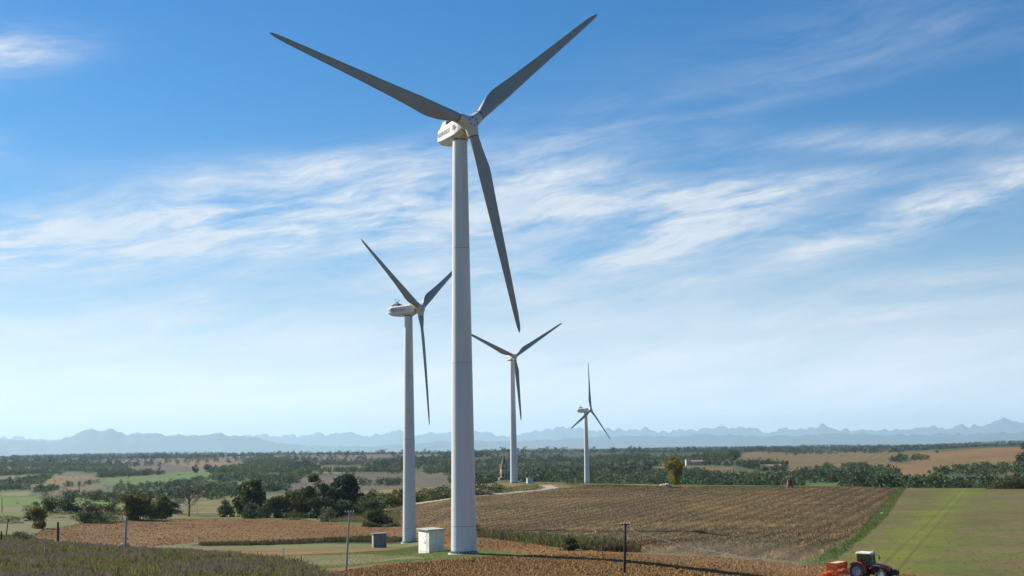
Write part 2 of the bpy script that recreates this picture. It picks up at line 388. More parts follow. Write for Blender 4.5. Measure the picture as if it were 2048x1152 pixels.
right = np.clip((so_[m]-6)/12, 0, 1); bandn = fbm(GX[m]/26, GY[m]/4.2, 4, 91)
kb = (np.clip((bandn-.48)*5, 0, 1)*right)[:, None]; C[m] = C[m]*(1-kb)+np.array([.19, .135, .07])*kb
left = np.clip((-so_[m]-12)/14, 0, 1); kb = (np.clip((fbm(GX[m]/20, GY[m]/14, 3, 95)-.38)*4, 0, 1)*left)[:, None]; C[m] = C[m]*(1-kb)+np.array([.23, .145, .07])*kb
for off in (-1.2, 1.2):
    kt = np.clip(1.5-np.abs(so_[m]-off)/.24, 0, 1)[:, None]; C[m] = C[m]*(1-kt*.6)+np.array([.11, .085, .03])*kt*.6
# sunflower field
SUNF = [(640, 1040), (700, 1046), (780, 1053), (830, 1058), (945, 1071), (1040, 1079), (1110, 1088), (1160, 1100), (1300, 1106), (1450, 1113), (1560, 1120), (1640, 1128),
        (1700, 1075), (1750, 1030), (1790, 985), (1797, 975.5), (1600, 973), (1400, 971.5), (1200, 970), (1110, 978), (1060, 985), (960, 993), (830, 1010), (780, 1018), (700, 1031), (640, 1036)]
SUNW, _ = paint('sunflower_field', SUNF, (.145, .098, .04), (.3, .6, .8), (.22, .145, .06), 16)
ms_ = ID == [k for k, v in NAMES.items() if v == 'sunflower_field'][0]; t_ = rad(20.5); rp = GX[ms_]*math.cos(t_)-GY[ms_]*math.sin(t_)
C[ms_] *= (1+.28*np.sin(rp*2*math.pi/5.1)+.5*(fbm(rp/2.2, GY[ms_]/60, 3, 83)-.5))[:, None]
paint('grass_verge', [(1797, 975.5), (1815, 975), (1785, 1018), (1745, 1060), (1700, 1098), (1655, 1135), (1600, 1140), (1600, 1127), (1690, 1083), (1742, 1030), (1790, 984)], (.105, .15, .035), (0, .5, .6), (.14, .17, .05), 8)
# ploughed soil
PL = [(55, 1077), (85, 1058), (150, 1048), (250, 1041), (350, 1038), (480, 1037), (620, 1040), (730, 1049), (800, 1057), (900, 1065), (950, 1074), (1100, 1088), (1160, 1101), (1300, 1108), (1450, 1115),
      (1650, 1130), (1800, 1145), (2100, 1160), (2100, 1215), (600, 1215), (640, 1145), (400, 1112), (250, 1099), (100, 1088)]
paint('ploughed_field', PL, SOIL, (.62, .0, .4), SOIL2, 25)
ms = ID == [k for k, v in NAMES.items() if v == 'ploughed_field'][0]
# grass strip, pad, path
paint('grass_verge', [(60, 1071), (92, 1052), (160, 1044), (250, 1038), (350, 1036), (480, 1035), (620, 1037.5), (740, 1046), (800, 1055), (730, 1050.5), (620, 1041), (480, 1038), (350, 1039), (250, 1042), (150, 1049), (85, 1060), (60, 1076)], (.15, .2, .05), (0, .5, .4), None, 8, False)
paint('grass_verge', [(200, 1094), (400, 1086), (560, 1082), (740, 1074), (835, 1074), (840, 1092), (740, 1097), (400, 1097), (250, 1100)], (.15, .185, .05), (0, .5, .4), (.22, .21, .08), 8)
paint('grass_verge', [(380, 1088.5), (560, 1083), (740, 1075), (835, 1075), (835, 1083), (640, 1088), (380, 1092)], (.085, .075, .035), (0, .7, .4))
paint('grass_pad', [(520, 1112), (640, 1107), (700, 1105), (790, 1099), (835, 1091), (900, 1095), (965, 1097), (1060, 1109), (1000, 1114), (870, 1122), (760, 1128), (700, 1134), (560, 1140)], (.125, .165, .03), (0, .5, .5), (.17, .19, .05), 7)
paint('grass_pad', [(540, 1118), (600, 1110), (720, 1108), (790, 1112), (850, 1117), (740, 1125), (640, 1131), (560, 1133)], (.3, .26, .13), (0, .5, .5), (.2, .21, .07), 6)
PATH = wp([(745, 1020), (790, 1013), (830, 1006.5), (900, 998), (960, 991), (1030, 984.5), (1080, 980), (1108, 976), (1098, 972.5), (1085, 971)])
pd = polydist(GX, GY, PATH); m = pd < 2.3; C[m] = (.52, .47, .38); TX[m] = (.05, .1, .2); NAMES[len(NAMES)] = 'gravel_track'; ID[m] = len(NAMES)-1
m = inside(GX, GY, wp([(1086, 972.5), (1100, 970), (1115, 975), (1110, 978), (1096, 976.5)])); C[m] = (.5, .45, .38); ID[m] = len(NAMES)-1
# rough ground with weeds in the foreground
WEED = [(-140, 1064), (0, 1074), (60, 1080), (130, 1088), (250, 1098), (400, 1104), (520, 1117), (600, 1128), (640, 1143), (680, 1165), (680, 1235), (-140, 1235)]
WEEDW, _ = paint('rough_ground', WEED, (.105, .085, .055), (0, .6, .5), (.12, .13, .04), 6)
m = Rf < 118; C[m] = (.11, .12, .05)
# sheets by region, sharing their rims
idx = np.arange(nA*nR).reshape(nR, nA); Q = np.stack([idx[:-1, :-1], idx[:-1, 1:], idx[1:, 1:], idx[1:, :-1]], -1).reshape(-1, 4)
fid = ID[Q[:, 0]]; GV = np.c_[GX, GY, GZ]
for k, nm in NAMES.items():
    q = Q[fid == k]
    if not len(q): continue
    u, inv = np.unique(q, return_inverse=True); o = mesh_np(nm, GV[u], inv.reshape(-1, 4)[:, ::-1], GM, smooth=True)
    set_col(o, C[u]*.56); set_col(o, TX[u], 'tex'); tag(o, kind='structure')
def gz(x, y): return float(hz(x, y)[0])
def at(px, py):
    x, y = hit(px, py); return x, y, gz(x, y), math.hypot(x, y)

# ------------------------------------------------------------------ mountains
RIDGE_BACK = [(-500, 880), (300, 880), (440, 878), (490, 874), (520, 871), (560, 873), (600, 870), (630, 867), (660, 870), (700, 868), (740, 873), (770, 868), (800, 862), (830, 873), (860, 866), (880, 868), (900, 862), (930, 861), (945, 863), (965, 864), (990, 871), (1010, 872), (1030, 871), (1050, 864), (1080, 860), (1110, 853), (1130, 853), (1150, 858), (1180, 860), (1210, 857), (1240, 861), (1280, 857), (1310, 865), (1330, 862), (1370, 861), (1410, 859), (1435, 855), (1470, 854), (1490, 856), (1520, 865), (1560, 859), (1580, 857), (1600, 860), (1640, 852), (1660, 858), (1690, 861), (1740, 861), (1780, 864), (1810, 858), (1860, 858), (1900, 857), (1940, 855), (1970, 850), (1982, 846), (1995, 841), (2008, 845), (2048, 848), (2500, 850)]
RIDGE_FRONT = [(-500, 886), (0, 882), (60, 884), (110, 884), (140, 876), (160, 867), (183, 860), (205, 866), (225, 861), (240, 868), (256, 873), (275, 867), (290, 868), (310, 870), (345, 872), (360, 869), (375, 873), (405, 873), (430, 867), (460, 872), (500, 875), (550, 885), (600, 891), (680, 893), (760, 892), (840, 886), (945, 880), (1000, 884), (1100, 879), (1200, 873), (1300, 871), (1350, 872), (1400, 869), (1500, 873), (1600, 871), (1700, 868), (1760, 872), (1850, 871), (1950, 868), (2048, 866), (2500, 866)]
def ridge(prof, r0, depth, amp, seed, crest):
    p = np.array(prof, float); px = np.arange(-480, 2480, 2.0); py = np.interp(px, p[:, 0], p[:, 1])
    a = np.arctan((px-1024)/FPX); h = (hor(px)-py)/FPX*r0; t = np.linspace(0, 1, 26)
    X_, Y_, Z_ = [], [], []
    for k in t:
        r = r0-depth*(1-k) if k < .8 else r0+depth*(k-.8)
        k2 = k/.8 if k < .8 else 1-(k-.8)/.2
        if abs(k-.8) < .02: r = r0; k2 = 1
        X_.append(r*np.sin(a)); Y_.append(r*np.cos(a))
        w_ = max(1, int((1-k2)*60)); hb_ = np.convolve(np.pad(h, w_, 'edge'), np.ones(2*w_+1)/(2*w_+1), 'valid'); hh = hb_*(k2**1.3); nn = fbm(px/28+seed, np.full_like(px, k*7), 5, seed)-.5
        Z_.append(-60+(hh+60)*(1+0*k2)*1.0*np.clip(k2, 0, 1)**.3 + nn*amp*(1-k2)*k2*4 + (fbm(px/11, px*0+k, 4, seed+5)-.5)*crest*(k2 > .9))
    V = np.c_[np.ravel(X_), np.ravel(Y_), np.ravel(Z_)]; n = len(px); i = np.arange(len(t)*n).reshape(len(t), n)
    F = np.stack([i[:-1, :-1], i[:-1, 1:], i[1:, 1:], i[1:, :-1]], -1).reshape(-1, 4)
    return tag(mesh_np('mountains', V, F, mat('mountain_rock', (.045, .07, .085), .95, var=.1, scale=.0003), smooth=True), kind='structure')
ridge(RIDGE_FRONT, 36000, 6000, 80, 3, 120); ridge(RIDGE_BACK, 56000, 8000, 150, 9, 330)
def seg(px, py, r):                                    # point at horizontal distance r along the line of sight
    a, t = ray(px, py); return Vector((r*math.sin(a), r*math.cos(a), r*t))

# ------------------------------------------------------------------ wind turbines
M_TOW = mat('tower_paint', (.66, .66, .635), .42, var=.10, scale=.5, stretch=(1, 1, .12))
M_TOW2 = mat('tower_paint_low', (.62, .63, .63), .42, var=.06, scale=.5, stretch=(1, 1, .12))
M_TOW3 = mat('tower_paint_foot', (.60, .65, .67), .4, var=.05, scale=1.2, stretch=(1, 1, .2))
M_BLD = mat('blade_paint', (.35, .33, .295), .5, var=.08, scale=.35)
M_NAC = mat('nacelle_paint', (.70, .68, .64), .45, var=.09, scale=.9, stretch=(1, 1, .4))
M_HUB = mat('hub_paint', (.60, .585, .55), .45, var=.08, scale=1.0)
M_DARK = mat('dark_seam', (.035, .035, .037), .6); M_BLK = mat('black_metal', (.02, .02, .022), .5)
M_CONC = mat('pale_concrete', (.55, .53, .48), .9, var=.15, scale=3, bump=.3)
M_LET = mat('lettering', (.12, .12, .14), .6, var=.02)
M_LOGO = mat('logo_grey_blue', (.52, .56, .64), .6, var=.02)
M_BOLT = mat('bolt_caps', (.7, .7, .7), .4, metal=.3)
def to_mesh(o):
    bpy.context.view_layer.update(); dg = bpy.context.evaluated_depsgraph_get()
    me = bpy.data.meshes.new_from_object(o.evaluated_get(dg)); bpy.data.objects.remove(o); return me
def text_mesh(body, size):
    cu = bpy.data.curves.new('lettering', 'FONT'); cu.body = body; cu.size = size; cu.extrude = .012; cu.align_x = 'CENTER'; cu.align_y = 'CENTER'; cu.space_character = 1.3; cu.offset = .004
    o = bpy.data.objects.new('lettering', cu); COL.objects.link(o); me = to_mesh(o); me.materials.clear(); me.materials.append(M_LET); return me
TXT = text_mesh('NORDEX', .86)
def blade_mesh():
    st = [(.9, .70, 1., 0), (1.6, .70, 1., 0), (2.4, .72, .97, 0), (3.4, .86, .72, 14), (4.8, 1.05, .42, 14), (6.2, 1.16, .30, 12.5), (7.4, 1.15, .26, 11), (9.5, 1.03, .22, 9), (13, .87, .19, 6), (17, .73, .17, 4), (21, .60, .16, 2.5), (25, .48, .15, 1.2), (27.5, .395, .15, .6), (29, .30, .15, 0), (29.6, .20, .15, 0), (29.93, .10, .15, 0), (30, .02, .2, 0)]
    zz = [s[0] for s in st]; Z = sorted(set(list(np.linspace(.9, 28.5, 56))+[s[0] for s in st if s[0] > 28])); n = 28; V = []; F = []
    for z in Z:
        hc = np.interp(z, zz, [s[1] for s in st]); th = np.interp(z, zz, [s[2] for s in st]); tw = rad(np.interp(z, zz, [s[3] for s in st]))
        circ = max(0., 1-(z-2.2)/4) if z > 2.2 else 1.; circ = circ*circ*(3-2*circ)
        le = .70 if z < 8 else .70*(hc/1.13)**.9
        for j in range(n):
            t = 2*math.pi*j/n; cy = -math.cos(t)                        # -1 leading, +1 trailing
            y = hc*cy; xc = math.sin(t)
            u = (cy+1)/2; af = (1.35*math.sqrt(max(u, 0))*(1-u)+.18*(1-u))*1.15*th*hc*(1 if xc > 0 else -.75); af = af if abs(xc) > 1e-6 else 0
            x = circ*xc*hc*min(th, 1)+(1-circ)*af*min(1, abs(xc)*3)
            y += hc-le                                                  # leading edge stays straight
            V.append((x*math.cos(tw)-y*math.sin(tw)*1.0 + (z/30)**2*-.3, x*math.sin(tw)+y*math.cos(tw), z))
    for i in range(len(Z)-1):
        for j in range(n):
            a = i*n+j; b = i*n+(j+1) % n; F.append((a, b, b+n, a+n))
    F.append(tuple(range((len(Z)-1)*n, len(Z)*n)))
    F.append(tuple(reversed(range(n))))
    mb = MB(); mb.add(V, F); o = mb.build('blade', M_BLD, smooth=True); me = o.data; bpy.data.objects.remove(o); return me
BLADE = blade_mesh()
def dirs():
    for k in range(3):
        yield k, 2*math.pi*k/3
def hub_mesh():
    mb = MB(); mb.lathe([(.05, -1.1), (.9, -1.05), (1.12, -.6), (1.12, .3), (1.0, .75), (.7, 1.02), (.3, 1.1), (.02, 1.12)], axis='X', n=40)
    for k, p in dirs():
        d = Vector((0, math.cos(p), math.sin(p))); mb.tube([d*.1, d*.8, d*1.9], [1.0, .92, .745], 36)
    o = mb.build('hub', M_HUB, smooth=True); md = o.modifiers.new('r', 'REMESH'); md.mode = 'VOXEL'; md.voxel_size = .07
    sm = o.modifiers.new('s', 'SMOOTH'); sm.iterations = 14; sm.factor = .6; me = to_mesh(o)
    for p in me.polygons: p.use_smooth = True
    me.materials.clear(); me.materials.append(M_HUB); return me
HUBM = hub_mesh()
TOWERS = []; BOLT = []
def turbine(hub, psi, ph, label):
    psi = rad(psi); a = Vector((math.sin(psi), -math.cos(psi), 0)); hub = Vector(hub); foot = hub-a*3.5
    zb = gz(foot.x, foot.y); H = hub.z-zb; T = empty('wind_turbine', (foot.x, foot.y, zb), psi-math.pi/2, label, 'wind turbine', 'wind turbines standing in the fields')
    TOWERS.append(Vector((foot.x, foot.y, zb)))
    rb, rt, ht = 1.73, 1.03, H-1.62
    R_ = lambda z: rb+(rt-rb)*(z/ht)**1.03
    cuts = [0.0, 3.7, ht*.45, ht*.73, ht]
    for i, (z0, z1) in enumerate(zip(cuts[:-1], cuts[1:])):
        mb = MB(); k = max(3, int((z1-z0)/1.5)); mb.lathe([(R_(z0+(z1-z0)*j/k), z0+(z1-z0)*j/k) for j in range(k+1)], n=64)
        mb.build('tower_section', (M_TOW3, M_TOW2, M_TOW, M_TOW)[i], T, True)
        if i: MB().lathe([(R_(z0)+.004, z0-.035), (R_(z0)+.012, z0-.02), (R_(z0)+.012, z0+.02), (R_(z0)+.004, z0+.035)], n=64).build('section_seam', mat('seam_grey', (.34, .34, .34), .6), T, True)
    MB().lathe([(rb+.05, .02), (rb+.17, .02), (rb+.17, .16), (rb+.05, .16), (rb+.05, .36), (rb+.012, .36), (rb+.012, .40), (rb-.01, .40)], n=64).build('base_flange', M_DARK, T)
    if not BOLT: BOLT.append(MB().tube([(0, 0, .16), (0, 0, .33)], .035, 6).build('bolt', M_BOLT, T)); nb = 52
    else: nb = 0
    for j in range(nb):
        t = 2*math.pi*j/nb; o = BOLT[0] if j == 0 else BOLT[0].copy()
        if j: COL.objects.link(o)
        o.parent = T; o.location = ((rb+.115)*math.cos(t), (rb+.115)*math.sin(t), 0)
    MB().lathe([(rb+.42, -.6), (rb+.42, .0), (rb+.38, .09), (rb+.12, .10)], n=64).build('foundation_ring', M_CONC, T)
    rr_ = R_(1.4); MB().box(-rr_-.5, -rr_+.1, -.5, .5, .1, .3).build('door_step', M_CONC, T)
    dr = MB().box(-rr_-.05, -rr_+.12, -.42, .42, .5, 2.6)
    dr.build('door', mat('door_grey', (.45, .47, .48), .5), T, bevel=.02)
    h = H
    # nacelle (x forward towards the rotor)
    N = MB()
    def ring(x, zt, zb_, w, ch_t, ch_b):
        return [(x, -w, zb_+ch_b), (x, -w, zt-ch_t), (x, -w+ch_t*1.1, zt), (x, w-ch_t*1.1, zt), (x, w, zt-ch_t), (x, w, zb_+ch_b), (x, w-ch_b*1.3, zb_), (x, -w+ch_b*1.3, zb_)]
    secs = [(-5.95, .1, -.55, .55, .18, .2), (-5.5, .62, -1.0, 1.0, .25, .35), (-4.6, .98, -1.42, 1.28, .3, .5), (-3.0, 1.06, -1.62, 1.36, .3, .55), (0, 1.2, -1.64, 1.38, .32, .55), (1.0, 1.28, -1.62, 1.36, .36, .55), (1.8, 1.12, -1.3, 1.2, .38, .5), (2.35, .85, -.95, .95, .34, .4)]
    V = [p for s_ in secs for p in ring(*s_)]; F = []
    for i in range(len(secs)-1):
        for j in range(8): F.append((i*8+j, i*8+(j+1) % 8, (i+1)*8+(j+1) % 8, (i+1)*8+j))
    F += [tuple(reversed(range(8))), tuple(range((len(secs)-1)*8, len(secs)*8))]
    V = [(x, y, z+h) for x, y, z in V]; N.add(V, F); N.build('nacelle', M_NAC, T, bevel=.05)
    hood = MB(); hp = [(-4.9, .8), (-4.3, 1.45), (-3.7, 1.78), (-2.75, 1.82), (-2.72, .95)]
    hood.prism([(x, z+h) for x, z in hp], -.95, .95); ho = hood.build('cooler_hood', M_NAC, T, bevel=.06)
    MB().box(-2.73, -2.70, -.78, .78, h+1.12, h+1.72).build('cooler_grille', M_BLK, ho)
    g_ = MB(); g_.prism([(-2.7, h+1.02), (-2.7, h+1.62), (-2.2, h+1.52), (-1.7, h+1.1)], -.6, .6); g_.build('cooler_duct', M_BLK, ho)
    for yy, xx, hh in ((-.55, -3.5, 1.35), (.55, -3.2, 1.15)):
        an = MB(); b0 = Vector((xx, yy, h+1.78)); an.tube([b0, b0+Vector((0, 0, hh))], .035, 6); an.tube([b0+Vector((-.4, 0, hh-.25)), b0+Vector((.4, 0, hh-.25))], .03, 6); an.tube([b0+Vector((0, -.35, hh-.12)), b0+Vector((0, .35, hh-.12))], .03, 6); an.build('wind_sensor', M_BLK, T)
    be = MB(); be.lathe([(.2, h+1.8), (.24, h+1.9), (.24, h+2.2), (.1, h+2.3)], c=(-3.35, 0, 0), n=14); be.build('beacon', mat('beacon_dark', (.08, .05, .05), .4), T)
    lt = bpy.data.objects.new('lettering', TXT); COL.objects.link(lt); lt.parent = T; lt.location = (-2.55, -1.385, h-.12); lt.rotation_euler = (math.pi/2, 0, rad(-.3))
    for q, (x0, z0, x1, z1) in enumerate(((.55, -.25, .85, .35), (.8, .3, 1.15, .1), (.95, -.3, 1.2, .05), (.6, -.35, 1.0, -.42))): lg = MB(); lg.tube([(x0, -1.388, h+z0), ((x0+x1)/2+.05, -1.39, h+(z0+z1)/2+.06), (x1, -1.388, h+z1)], .045, 6); lg.build('logo_stroke', M_LOGO, T)
    MB().lathe([(rt+.03, ht-.05), (rt+.1, ht-.05), (rt+.1, ht+.12), (rt+.03, ht+.12)], n=48).build('yaw_ring', M_DARK, T)
    # rotor
    tilt = rad(5); hc = Vector((3.5, 0, h)); Rm = Matrix.Rotation(-tilt, 4, 'Y')
    B = Matrix.Translation(hc) @ Rm
    MB().lathe([(.8, -1.35), (.92, -1.3), (.92, -.9), (.7, -.9)], axis='X', n=40).build('main_bearing', M_DARK, T).matrix_local = B
    u = bpy.data.objects.new('hub', HUBM); COL.objects.link(u); u.parent = T; u.matrix_local = B @ Matrix.Rotation(rad(ph), 4, 'X')
    for j in range(6):
        t = rad(ph)+2*math.pi*j/6; c = Vector((1.03, .56*math.cos(t), .56*math.sin(t)))
        MB().tube([c-Vector((.05, 0, 0)), c+Vector((.03, 0, 0))], .14, 8).build('hub_hatch', mat('hatch_dark', (.13, .14, .17), .6), T).matrix_local = B
    for k in range(3):
        p = rad(ph)+2*math.pi*k/3; s_ = Vector((0, math.cos(p), math.sin(p))); t_ = Vector((0, -math.sin(p), math.cos(p))); x_ = Vector((1, 0, 0))
        Mx = Matrix((( x_.x, t_.x, s_.x, 0), (x_.y, t_.y, s_.y, 0), (x_.z, t_.z, s_.z, 0), (0, 0, 0, 1)))
        b = bpy.data.objects.new('blade', BLADE); COL.objects.link(b); b.parent = T; b.matrix_local = B @ Mx
        MB().lathe([(.71, 1.93), (.752, 1.94), (.752, 2.0), (.71, 2.01)], n=36).build('blade_root_ring', M_DARK, T).matrix_local = B @ Mx
    return T
turbine((-5.46, 171.81, 45.53), 27.6, 161.6, 'tallest white wind turbine in front, its foot beside the white kiosk')
turbine((-23.85, 325.12, 37.1), 64.7, 150.5, 'second white wind turbine, nacelle seen side on, foot between grey box and white kiosk')
turbine((0.74, 593.73, 44.51), 19.0, 153.6, 'white wind turbine on the hill crest beside the brick church tower')
turbine((47.1, 777.65, 24.93), 59.5, 82.6, 'smallest and farthest white wind turbine with one blade pointing straight up')

# ------------------------------------------------------------------ kiosks, sign, poles, wires
M_KIO = mat('kiosk_white', (.70, .69, .66), .75, var=.16, scale=1.6, bump=.2, noise_col=(.42, .41, .37))
M_KIR = mat('kiosk_roof', (.42, .39, .33), .9, var=.2, scale=2.5, bump=.4)
M_GRY = mat('weathered_concrete', (.27, .25, .235), .9, var=.25, scale=1.5, bump=.4, stretch=(1, 1, .4))
def kiosk(px, py, w, d, h, rz, mw, mr, label, slope=.06, door=True):
    x, y, z, r = at(px, py); T = empty('transformer_kiosk', (x, y, z), rz, label, 'kiosk')
    MB().box(0, w, 0, d, -.3, h).build('wall', mw, T, bevel=.02)
    rf = MB(); o = .16; rf.add([(-o-.1, -o, h+.003), (w+.06, -o, h+.003), (w+.06, d+o, h+.003), (-o-.1, d+o, h+.003), (-o-.1, -o, h+.16), (w+.06, -o, h+.17+slope), (w+.06, d+o, h+.17+slope), (-o-.1, d+o, h+.16)], [(3, 2, 1, 0), (4, 5, 6, 7), (0, 1, 5, 4), (1, 2, 6, 5), (2, 3, 7, 6), (3, 0, 4, 7)])
    rf.build('roof', mr, T, bevel=.025)
    return T, r
# local x runs along the shaded right-hand face (away to the right), local y along the sunlit left face
T, r = kiosk(858, 1106, 2.35, 4.3, 3.15, rad(25), M_KIO, M_KIR, 'white transformer kiosk with graffiti and slab roof at the foot of the tallest turbine')
dr = MB(); dr.box(-.03, .0, .85, 4.0, .12, 2.75); dr.build('door', mat('kiosk_door', (.73, .72, .69), .6, var=.08, scale=2), T, bevel=.01)
MB().box(-.034, .0, .76, .80, 0, 2.9).build('door_gap', mat('gap_grey', (.2, .2, .2), .7), T); MB().box(-.05, -.03, 1.5, 1.56, 1.3, 1.5).build('handle', M_DARK, T)
for a_, b_ in (((1.35, 1.25), (1.2, 1.45)), ((1.2, 1.45), (1.1, 1.2)), ((1.5, 1.1), (1.5, 1.45)), ((1.75, 1.4), (1.6, 1.45)), ((1.95, 1.15), (1.98, 1.42)), ((1.98, 1.42), (1.85, 1.3)), ((1.3, 2.4), (1.2, 2.3)), ((1.2, 2.3), (1.35, 2.28)), ((2.5, 2.0), (1.9, 1.85)), ((1.9, 1.85), (1.3, 1.62)), ((1.3, 1.62), (.8, 1.6))):
    MB().tube([(-.038, a_[0], a_[1]), (-.038, b_[0], b_[1])], .018, 5).build('graffiti_stroke', M_LET, T)
s_ = MB(); s_.box(.5, 2.0, -.018, -.002, .25, .95)
for k in range(7): s_.box(.55, 1.95, -.04, -.016, .32+k*.085, .35+k*.085)
s_.build('vent', M_KIO, T)
T, r = kiosk(747, 1095.5, 3.0, 2.8, 3.0, rad(14), M_GRY, mat('grey_roof', (.2, .185, .17), .9, var=.2), 'small grey concrete box by the second turbine, left of the white kiosk')
s_ = MB(); s_.box(-.03, 0, .5, 1.7, .1, 2.4); s_.build('door', mat('old_door', (.34, .31, .28), .7), T)
T, r = kiosk(1055, 967, 2.8, 1.4, 2.5, rad(20), M_KIO, M_KIR, 'tiny white kiosk on the crest between the third and fourth turbines')
x, y, z, r = at(567, 1118); T = empty('marker_sign', (x, y, z), rad(10), 'small white marker plate on a short stick in the pale grass', 'sign'); k = r/FPX
MB().tube([(0, 0, -.2), (0, 0, 20*k)], .03, 8).build('post', M_GRY, T); MB().box(-2.2*k, 2.2*k, -.03, 0-.005, 9*k, 21*k).build('plate', mat('plate_white', (.78, .78, .76), .4), T)
M_WOOD = mat('dark_wood_pole', (.045, .035, .03), .9, var=.3, scale=6, stretch=(1, 1, .1)); M_CPOL = mat('concrete_pole', (.36, .35, .335), .85, var=.2, scale=3)
M_INS = mat('insulator_white', (.7, .7, .68), .3)
def pole(px, py, pxt, pyt, r, rad0, m, label, arm=False, base=None, ins=True, grp='utility poles along the slope'):
    a, t = ray(px, py); x, y = r*math.sin(a), r*math.cos(a); z = gz(x, y); top = seg(pxt, pyt, r); T = empty('utility_pole', (x, y, z), 0, label, 'pole', grp)
    b = Vector((0, 0, -.4)); tp = top-Vector((x, y, z)); MB().tube([b, tp*.5, tp], [rad0, rad0*.85, rad0*.7], 12).build('post', m, T, True)
    if arm:
        q = MB(); q.box(-.55, .55, -.05, .05, -.06, .04, Matrix.Translation(tp+Vector((0, 0, -.1)))); q.build('crossarm', M_WOOD if m == M_WOOD else M_GRY, T)
    if ins:
        for dx in ((-.5, -.17, .17, .5) if arm else (-.22, .22)): MB().lathe([(.02, 0), (.055, .02), (.06, .1), (.03, .14), (.05, .17), (.02, .22)], c=(tp.x+dx, tp.y, tp.z-.08 if arm else tp.z-.35), n=8).build('insulator', M_INS, T)
    return top
pA = pole(1249, 1155, 1251, 1047, 150, .17, M_WOOD, 'dark wooden utility pole with crossarm in front of the sunflower field', arm=True)
pB = pole(692, 1144, 699, 1023, 158, .15, M_CPOL, 'tall grey concrete utility pole left of the grey box', arm=True)
pole(250, 1097, 253, 1034, 262, .26, M_CPOL, 'grey concrete pole standing at the left edge of the ploughed field', ins=False)
x, y, z, r = at(246, 1097); MB().lathe([(.05, .0), (.32, .1), (.36, .5), (.2, .8), (.02, .86)], n=12).build('marker_stone', mat('cap_white', (.75, .74, .72), .5)).location = (x, y-.6, z+.35)
tag(bpy.data.objects['marker_stone'], 'small white stone at the foot of the concrete pole left', 'marker')
pole(116, 1080, 116, 1044, 300, .3, M_WOOD, 'short dark post at the left tip of the ploughed field', ins=False)
pole(12, 1075, 17, 1036, 330, .14, M_WOOD, 'thin leaning dark pole at the left frame edge', ins=False)
pole(2, 1082, 3, 1062, 290, .2, M_WOOD, 'stubby dark post at the very left frame edge', ins=False)
pole(4, 1020, 4, 994, 640, .17, M_WOOD, 'distant thin pole in front of the bright green field, far left', ins=False)
pC = pole(1691, 1127, 1689, 1088, 196, .07, M_WOOD, 'thin dark pole at the lower end of the grass verge behind the seed drill', ins=False)
pole(1603, 1105, 1603, 1074, 246, .05, M_WOOD, 'very thin post at the dusty bottom of the sunflower field', ins=False)
M_WIRE = mat('wire_grey', (.75, .73, .7), .5); M_WIRE2 = mat('wire_dark', (.14, .13, .12), .6)
def wire(a, b, sag, rr_, m, label, n=40):
    pts = [a.lerp(b, i/n)-Vector((0, 0, 4*sag*(i/n)*(1-i/n))) for i in range(n+1)]; c = a.lerp(b, .5)
    o = MB().tube([p-a for p in pts], rr_, 6).build('overhead_wire', m, smooth=True); o.location = a; tag(o, label, 'wire', 'wires between the poles')
wire(pA+Vector((0, 0, -.55)), pC+Vector((0, 0, -2.4)), 1.5, .06, M_WIRE, 'lower, thicker overhead wire running right from the dark wooden pole')
wire(pA+Vector((.1, 0, -.05)), pC+Vector((0, 0, -.1)), .6, .018, M_WIRE2, 'upper, thinner overhead wire running right from the dark wooden pole')
for k, dx in enumerate((-.15, .25)): wire(pB+Vector((dx, 0, -.2)), seg(836, 1068+k*3, 174), .35, .011, M_WIRE, ('upper' if k == 0 else 'lower')+' of two pale wires from the concrete pole towards the white kiosk')

# ------------------------------------------------------------------ foliage
def foliage_mat(name, tint=(1, 1, 1)):
    m = bpy.data.materials.new(name); m.use_nodes = True; nt = m.node_tree; b = nt.nodes['Principled BSDF']
    at_ = nt.nodes.new('ShaderNodeAttribute'); at_.attribute_name = 'col'; oi = nt.nodes.new('ShaderNodeObjectInfo')
    c = mixc(nt, 1.0, at_.outputs['Color'], oi.outputs['Color'], 'MULTIPLY'); nt.links.new(c, b.inputs['Base Color'])
    b.inputs['Roughness'].default_value = .7; b.inputs['Specular IOR Level'].default_value = .25
    tr = nt.nodes.new('ShaderNodeBsdfTranslucent'); nt.links.new(c, tr.inputs['Color']); ms_ = nt.nodes.new('ShaderNodeMixShader'); ms_.inputs[0].default_value = .28
    nt.links.new(b.outputs[0], ms_.inputs[1]); nt.links.new(tr.outputs[0], ms_.inputs[2]); nt.links.new(ms_.outputs[0], nt.nodes['Material Output'].inputs[0])
    return m
FOL = foliage_mat('foliage'); M_BARK = mat('bark', (.11, .085, .065), .95, var=.3, scale=4)
